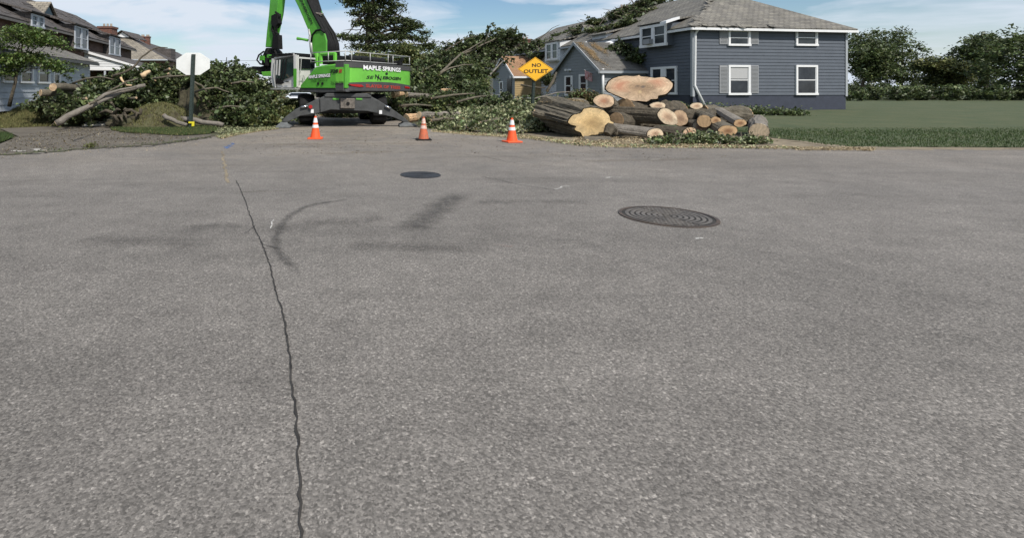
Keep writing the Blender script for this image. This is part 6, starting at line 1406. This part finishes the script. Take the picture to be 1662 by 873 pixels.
branch('dark snapped branch in front of the tan side wall', [(845, 138, 34), (860, 141, 34), (885, 143, 34.5)], .07, .04, 'dark_bark')
branch('steep dark beam-like limb leaning between the two porches', [(888, 148, 38), (897, 132, 38.5), (903, 118, 39)], .12, .08, 'dark_bark')
branch('thin bent twig standing up from the roof ridge near the top of the blue house', [(1028, 11, 47), (1027, 4, 47), (1023, -4, 47)], .04, .025, 'dark_bark')
tl1 = trunk('felled_log', 'long grey log lying behind the right outrigger foot and the middle cone', P(680, 187, 22.3), P(745, 186, 23.2), .14, .13, M['grey_bark'], wood=M['splinter'])
trunk('felled_log', 'thick brown log stump lying under the long grey log', P(704, 196, 22.4), P(738, 196, 23.2), .19, .18, M['bark'], wood=M['splinter'])
trunk('felled_log', 'split log with an orange torn end beside the right outrigger', P(660, 193, 23.2), P(684, 189, 23.6), .2, .16, M['torn'], wood=M['splinter'])
trunk('felled_log', 'dark log with a torn yellow top lying in the leaf litter before the tan porch', P(790, 186, 24.6), P(833, 175, 25.6), .16, .12, M['dark_bark'], wood=M['splinter'])
trunk('felled_log', 'broken limb with a large torn orange end under the counterweight', P(638, 154, 27), P(655, 152, 27.4), .17, .08, M['torn'], wood=M['splinter'])
trunk('felled_log', 'grey limb lying on the brush behind the counterweight corner', P(660, 154, 28), P(705, 156, 28.8), .13, .1, M['grey_bark'], wood=M['splinter'])
trunk('felled_log', 'pale torn limb on the brush left of the fallen crown trunk', P(716, 148, 31), P(737, 146, 31.4), .12, .08, M['torn'], wood=M['splinter'])
mb = MB()
for (a_, b_) in (((792, 186), (818, 177)), ((815, 176), (833, 172))):
    mb.tube([P(a_[0], a_[1] - 2.5, 24.5), P(b_[0], b_[1] - 2, 25.2)], [.07, .05], 6)
tag(mb.build('torn_wood', M['splinter']), 'strip of torn yellow wood lying on the dark log in the leaf litter', 'wood')
# ------------------------------------------------------------------ sawdust and chips (stuff)
def chips(name, label, regions, n, rng, m, sz, z=.01):
    ps = []
    for (poly, w_, zz) in regions: ps.append(in_poly([gp(*q) for q in poly], int(n * w_), rng, zz))
    p = np.concatenate(ps); p[:, 2] += rng.uniform(0, .02, len(p)); v = leaf_cloud(p, sz, rng, flat=2, up=1.2, aspect=.45)
    o = quads_obj(name, v, m); tag(o, label, 'wood chips', None, 'stuff'); return o
r2 = np.random.default_rng(21)
road_side = [(350, 222), (380, 215), (420, 209), (452, 205), (452, 210), (420, 214), (385, 220), (360, 226)]
rv = [(1290, 240), (1340, 240), (1420, 240.5), (1420, 246), (1340, 245), (1290, 245)]
vr = [(700, 212), (760, 216), (860, 221), (930, 229), (1000, 235), (1200, 238), (1300, 239), (1300, 244), (1200, 242), (1000, 241), (930, 237), (860, 227), (760, 220), (700, 214)]
chips('wood_chips', 'pale wood chips and sawdust spilled along both edges of the street', [(road_side, .22, .012), (vr, .45, .012), (rv, .08, .012), ([(930, 222), (1200, 226), (1200, 240), (1000, 236), (930, 231)], .25, .012)], 15000, r2, M['sawdust'], .055)
chips('scattered_leaves', 'green and brown leaf scraps scattered along the street edges', [(road_side, .25, .02), (vr, .35, .02), ([(330, 205), (420, 200), (450, 206), (360, 222)], .4, .03)], 4500, r2, M['leaf_pale'], .09)
chips('sawdust_heap', 'sawdust lying on top of the furrowed log left of the shrub', [([(0, 0)] * 0 or [(350, 222), (351, 222), (351, 223)], .001, .0)], 10, r2, M['sawdust'], .01) if False else None
o = edge_strip('dirt_strip', left_edge, .22, .0115, M['soil'], jit=.9); tag(o, kind='structure')
chips('driveway_debris', 'brown leaf scraps and grit strewn over the old driveway', [([(20, 224), (110, 207), (180, 212), (300, 224), (240, 234), (130, 240), (0, 248)], 1, .012)], 1500, r2, M['leaf_brown'], .045)
chips('weeds', 'tiny green weeds sprouting along the driveway edge crack', [([(0, 249), (130, 240), (240, 233), (340, 221), (345, 225), (240, 238), (130, 245), (0, 254)], 1, .02)], 500, r2, M['leaf_mid'], .05)
chips('wood_crumbs', 'small pale wood crumbs strewn over the old driveway and road edge', [([(0, 226), (110, 207), (180, 212), (340, 222), (340, 240), (130, 252), (0, 262)], 1, .012)], 700, r2, M['sawdust'], .035)
chips('road_litter', 'small leaf and wood scraps on the asphalt round the cones', [([(360, 228), (450, 212), (690, 212), (860, 226), (1180, 243), (1180, 262), (700, 250), (400, 256)], 1, .005)], 900, r2, M['leaf_brown'], .035)
for (nm, pxs, z_) in (('sawdust', road_side, .0042), ('sawdust', [(700, 212), (760, 216.5), (860, 222), (930, 230), (1000, 236.5), (1200, 239), (1290, 239.5), (1290, 241), (1200, 240.5), (1000, 239.5), (930, 234), (860, 225), (760, 219.5), (700, 214)], .0045)):
    sheet(nm, [gp(*q) for q in pxs], z_, M['sawdust'], 'structure')
def heap(name, label, c, rx, ry, rz, m, n=2600, sz=.06, rng=r2):
    d = rng.normal(size=(n, 3)); d /= np.linalg.norm(d, axis=1)[:, None]; d[:, 2] = np.abs(d[:, 2]); p = np.array(c) + d * np.array([rx, ry, rz]) * rng.uniform(.5, 1, n)[:, None]
    o = quads_obj(name, leaf_cloud(p, sz, rng, flat=2, up=1), m, None, c); tag(o, label, 'sawdust', None, 'stuff'); return o
heap('sawdust_heap', 'pale sawdust heaped on top of the furrowed log behind the yellow one', P(912, 166, 19.8), .85, .5, .14, M['sawdust'])
for lb_s, a0_, a1_, b0_, b1_, n_ in (('broad streak of sawdust on the near slope of the grey porch roof', .7, 3.1, .35, .8, 1500), ('shorter sawdust streak nearer the blue wall on the grey porch roof', 1.8, 3.1, 1.5, 2.0, 700)):
    n_ = int(n_ * 1.7); aa = np.clip(r2.normal((a0_ + a1_) / 2, (a1_ - a0_) / 3.2, n_), -.1, 3.2); bb = r2.normal((b0_ + b1_) / 2, (b1_ - b0_) / 2.6, n_) - (aa - 2) * .12 + .1 * np.sin(aa * 4); zz = 3.15 + (5.36 - 3.15) / 3.35 * aa + .12
    base_ = np.array([tuple(GP.pt(float(a_), float(z_), .3 - float(b_))) for a_, b_, z_ in zip(aa, bb, zz)])
    o = quads_obj('sawdust', leaf_cloud(base_, .075, r2, flat=6, up=8), M['pale_dust'], None, tuple(base_.mean(0))); tag(o, lb_s, 'sawdust', None, 'stuff')
mb = MB(); c = G(153, 200); mb.prism([G(133, 206, .02), G(160, 205, .03), G(192, 205.5, .02), G(184, 202, .08), G(160, 199.5, .14), G(141, 200.5, .12)], (0, 0, .08)); tag(mb.build('concrete_slab', M['pale_concrete'], bevel=.02), 'broken white concrete slab at the edge of the driveway', 'slab')
# weed at the driveway edge
brush('weed', 'small dry weed growing from the crack at the edge of the driveway', 'weed', [PB(146, 238, 14.6, 5, 3.5)], [(ML['leaf_yel'], 500, .05)], 10, r2, corem=False, tl=.2, tr=.004, clump=.05, shell=.1)

# ------------------------------------------------------------------ fence, car, wires, distance
fr = empty('metal_railing', P(902, 165, 31), 'weathered grey handrail in front of the grey porch door', 'railing')
mb = MB(); mb.tube([P(868, 160, 30), P(905, 150.5, 32), P(932, 149, 34)], .035, 6); mb.tube([P(870, 166, 30), P(905, 157, 32)], .02, 6); mb.build('rail', M['grey_bark'], fr)
for x, y, Y_ in ((880, 157, 30.5), (888, 155, 31), (905, 150.5, 32), (925, 149.5, 33.6)): mb = MB(); q = P(x, y, Y_); mb.tube([(q.x, q.y, .1), q], .04, 6); mb.build('post', M['grey_bark'], fr)
ff = empty('wire_fence', P(800, 165, 33), 'low chain link fence with steel posts in front of the tan porch', 'fence')
mb = MB(); mb.tube([P(770, 158, 35), P(812, 154, 34), P(835, 158, 32), P(862, 160, 31)], .025, 6); mb.build('rail', M['rail'], ff)
for x, y, Y_ in ((812, 154, 34), (835, 158, 32)): mb = MB(); q = P(x, y, Y_); mb.tube([(q.x, q.y, .05), q + Vector((0, 0, .05))], .035, 6); mb.build('post', M['rail'], ff)
# white suv far down the street, seen behind the outrigger
Yc = 60; cc = Vector((-8.2, Yc)); car = empty('parked_car', (cc.x, Yc, 0), 'white car parked down the street, seen behind the left outrigger', 'car')
def crow(z, hw, y0): return [(cc.x - hw, y0, z), (cc.x + hw, y0, z)]
prof = [(0, .3), (0, .62), (.15, .72), (1.5, .82), (2.3, 1.16), (4.2, 1.2), (5.0, .86), (5.3, .8), (5.35, .3)]
mb = MB(); n = len(prof); vs = []
for (dy, z) in prof: hw = 1.32 if z < .85 else 1.1; vs += [(cc.x - hw, Yc + dy, z), (cc.x + hw, Yc + dy, z)]
fs = [(2 * i, 2 * i + 1, 2 * i + 3, 2 * i + 2) for i in range(n - 1)] + [tuple(range(0, 2 * n, 2)), tuple(range(1, 2 * n, 2))[::-1], (0, 1, 2 * n - 1, 2 * n - 2)]
mb.shape(vs, fs); mb.build('body', M['white_car'], car, bevel=.06)
mb = MB(); mb.face([(cc.x - 1.1, Yc + 1.5, .86), (cc.x + 1.1, Yc + 1.5, .86), (cc.x + .95, Yc + 2.22, 1.15), (cc.x - .95, Yc + 2.22, 1.15)]); mb.build('windscreen', M['glass'], car)
for x in (-1, 1):
    mb = MB(); mb.box((cc.x + x * 1.0, Yc - .01, .6), (.22, 0, 0), (0, .03, 0), (0, 0, .07)); mb.build('headlight', M['chrome'], car)
    for y in (1, 4.3):
        mb = MB(); mb.tube([(cc.x + x * 1.15 - .15, Yc + y, .33), (cc.x + x * 1.15 + .15, Yc + y, .33)], .33, 18); mb.build('wheel', M['black'], car)
mb = MB(); mb.box((cc.x, Yc - .01, .5), (.55, 0, 0), (0, .03, 0), (0, 0, .1)); mb.build('grille', M['black'], car)
for i, (y0, y1) in enumerate(((99, 99.6), (110.5, 111), (127, 129), (131, 133))):
    mb = MB(); pts = [Vector((-70 + 14 * k, 80, P(0, y0, 80).z + .006 * (k - 5) ** 2)) for k in range(11)]; mb.tube(pts, .018, 5)
    tag(mb.build('overhead_wire', M['black']), ['highest of the overhead wires between the octagon sign and the grapple', 'second highest overhead wire, just above the brush', 'third overhead wire, passing low beside the cab', 'lowest overhead wire, just above the distant trees'][i], 'wire')
r3 = np.random.default_rng(31)
wd_ = []
for i in range(110): x = -150 + i * 5.2 + r3.uniform(-1, 1); wd_.append((Vector((x, 170 + r3.uniform(-8, 8), 1.0)), 5.5, 4, float(r3.uniform(2.4, 4.2))))
o = quads_obj('distant_trees', leaf_cloud(blob_points(wd_, 44000, r3, .8, 20, .3), .9, r3), M['leaf_dark']); tag(o, 'low dark band of distant trees at the end of the street', 'trees', None, 'stuff')
for i, (px_, Y_, hgt, rr) in enumerate(((1400, 84, 9.5, 3.6), (1462, 96, 12.5, 5.4), (1535, 80, 6.0, 3.0), (1598, 90, 11, 4.6), (1680, 70, 9, 5.4))):
    b = P(px_, 145, Y_); bl_ = [(Vector((b.x + r3.uniform(-1, 1) * rr * .6, Y_ + r3.uniform(-1, 1) * 2, hgt * t)), rr * f_, rr * f_ * .9, hgt * .15) for t, f_ in [(float(r3.uniform(.28, .95)), float(r3.uniform(.35, .9))) for _ in range(9)]]
    bl_ = [(c_, a1_ * (1.15 - .55 * max(0, c_.z / hgt - .5)), a2_, a3_) for c_, a1_, a2_, a3_ in bl_]
    tree('garden_tree', ['round green tree just past the right end of the blue house', 'tallest dark green tree right of the blue house', 'low tree between the two tall ones at the right', 'tall broad tree near the right edge', 'tree cut off by the right edge of the view'][i], Vector((b.x, Y_, 0)), Vector((b.x + .3, Y_, hgt * .75)), .3, bl_, [((ML['leaf_mid'], ML['leaf_yel'])[i == 2], 7000, .36), (ML['leaf_dark'], 4500, .36)], 5, r3, clump=.5, shell=.3)
mb = MB()
for i in range(5): pass
# brown embankment of soil and brush behind the left outrigger
brush('hedge', 'long low hedge across the far side of the lawn right of the blue house', 'hedge', [PB(1385 + 26 * k_, 152, 66 + 3 * (k_ % 3), 20, 10 + (k_ * 7 % 5)) for k_ in range(13)], [(ML['leaf_mid'], 9000, .3), (ML['leaf_dark'], 7000, .3)], 30, r3, tl=1.2, corem=False)
brush('brush_pile', 'low brownish heap of brush and soil beyond the left outrigger beside the car', 'brush pile', [PB(425, 158, 42, 24, 9), PB(448, 160, 44, 16, 7), PB(435, 149, 60, 22, 6), PB(548, 186, 31, 30, 5), PB(590, 185, 31, 26, 6)], [(ML['leaf_brown'], 5000, .18), (ML['leaf_mid'], 3500, .18)], 40, r3, tl=1.2)
brush('brush_pile', 'green brush seen low through the gap under the excavator frame', 'brush pile', [PB(562, 184, 31, 40, 7), PB(545, 178, 34, 30, 8), PB(590, 180, 34, 24, 8), PB(640, 160, 36, 24, 8), PB(520, 175, 44, 26, 8)], [(ML['leaf_dark'], 4000, .18), (ML['leaf_mid'], 3500, .18)], 40, r3, tl=1.2)
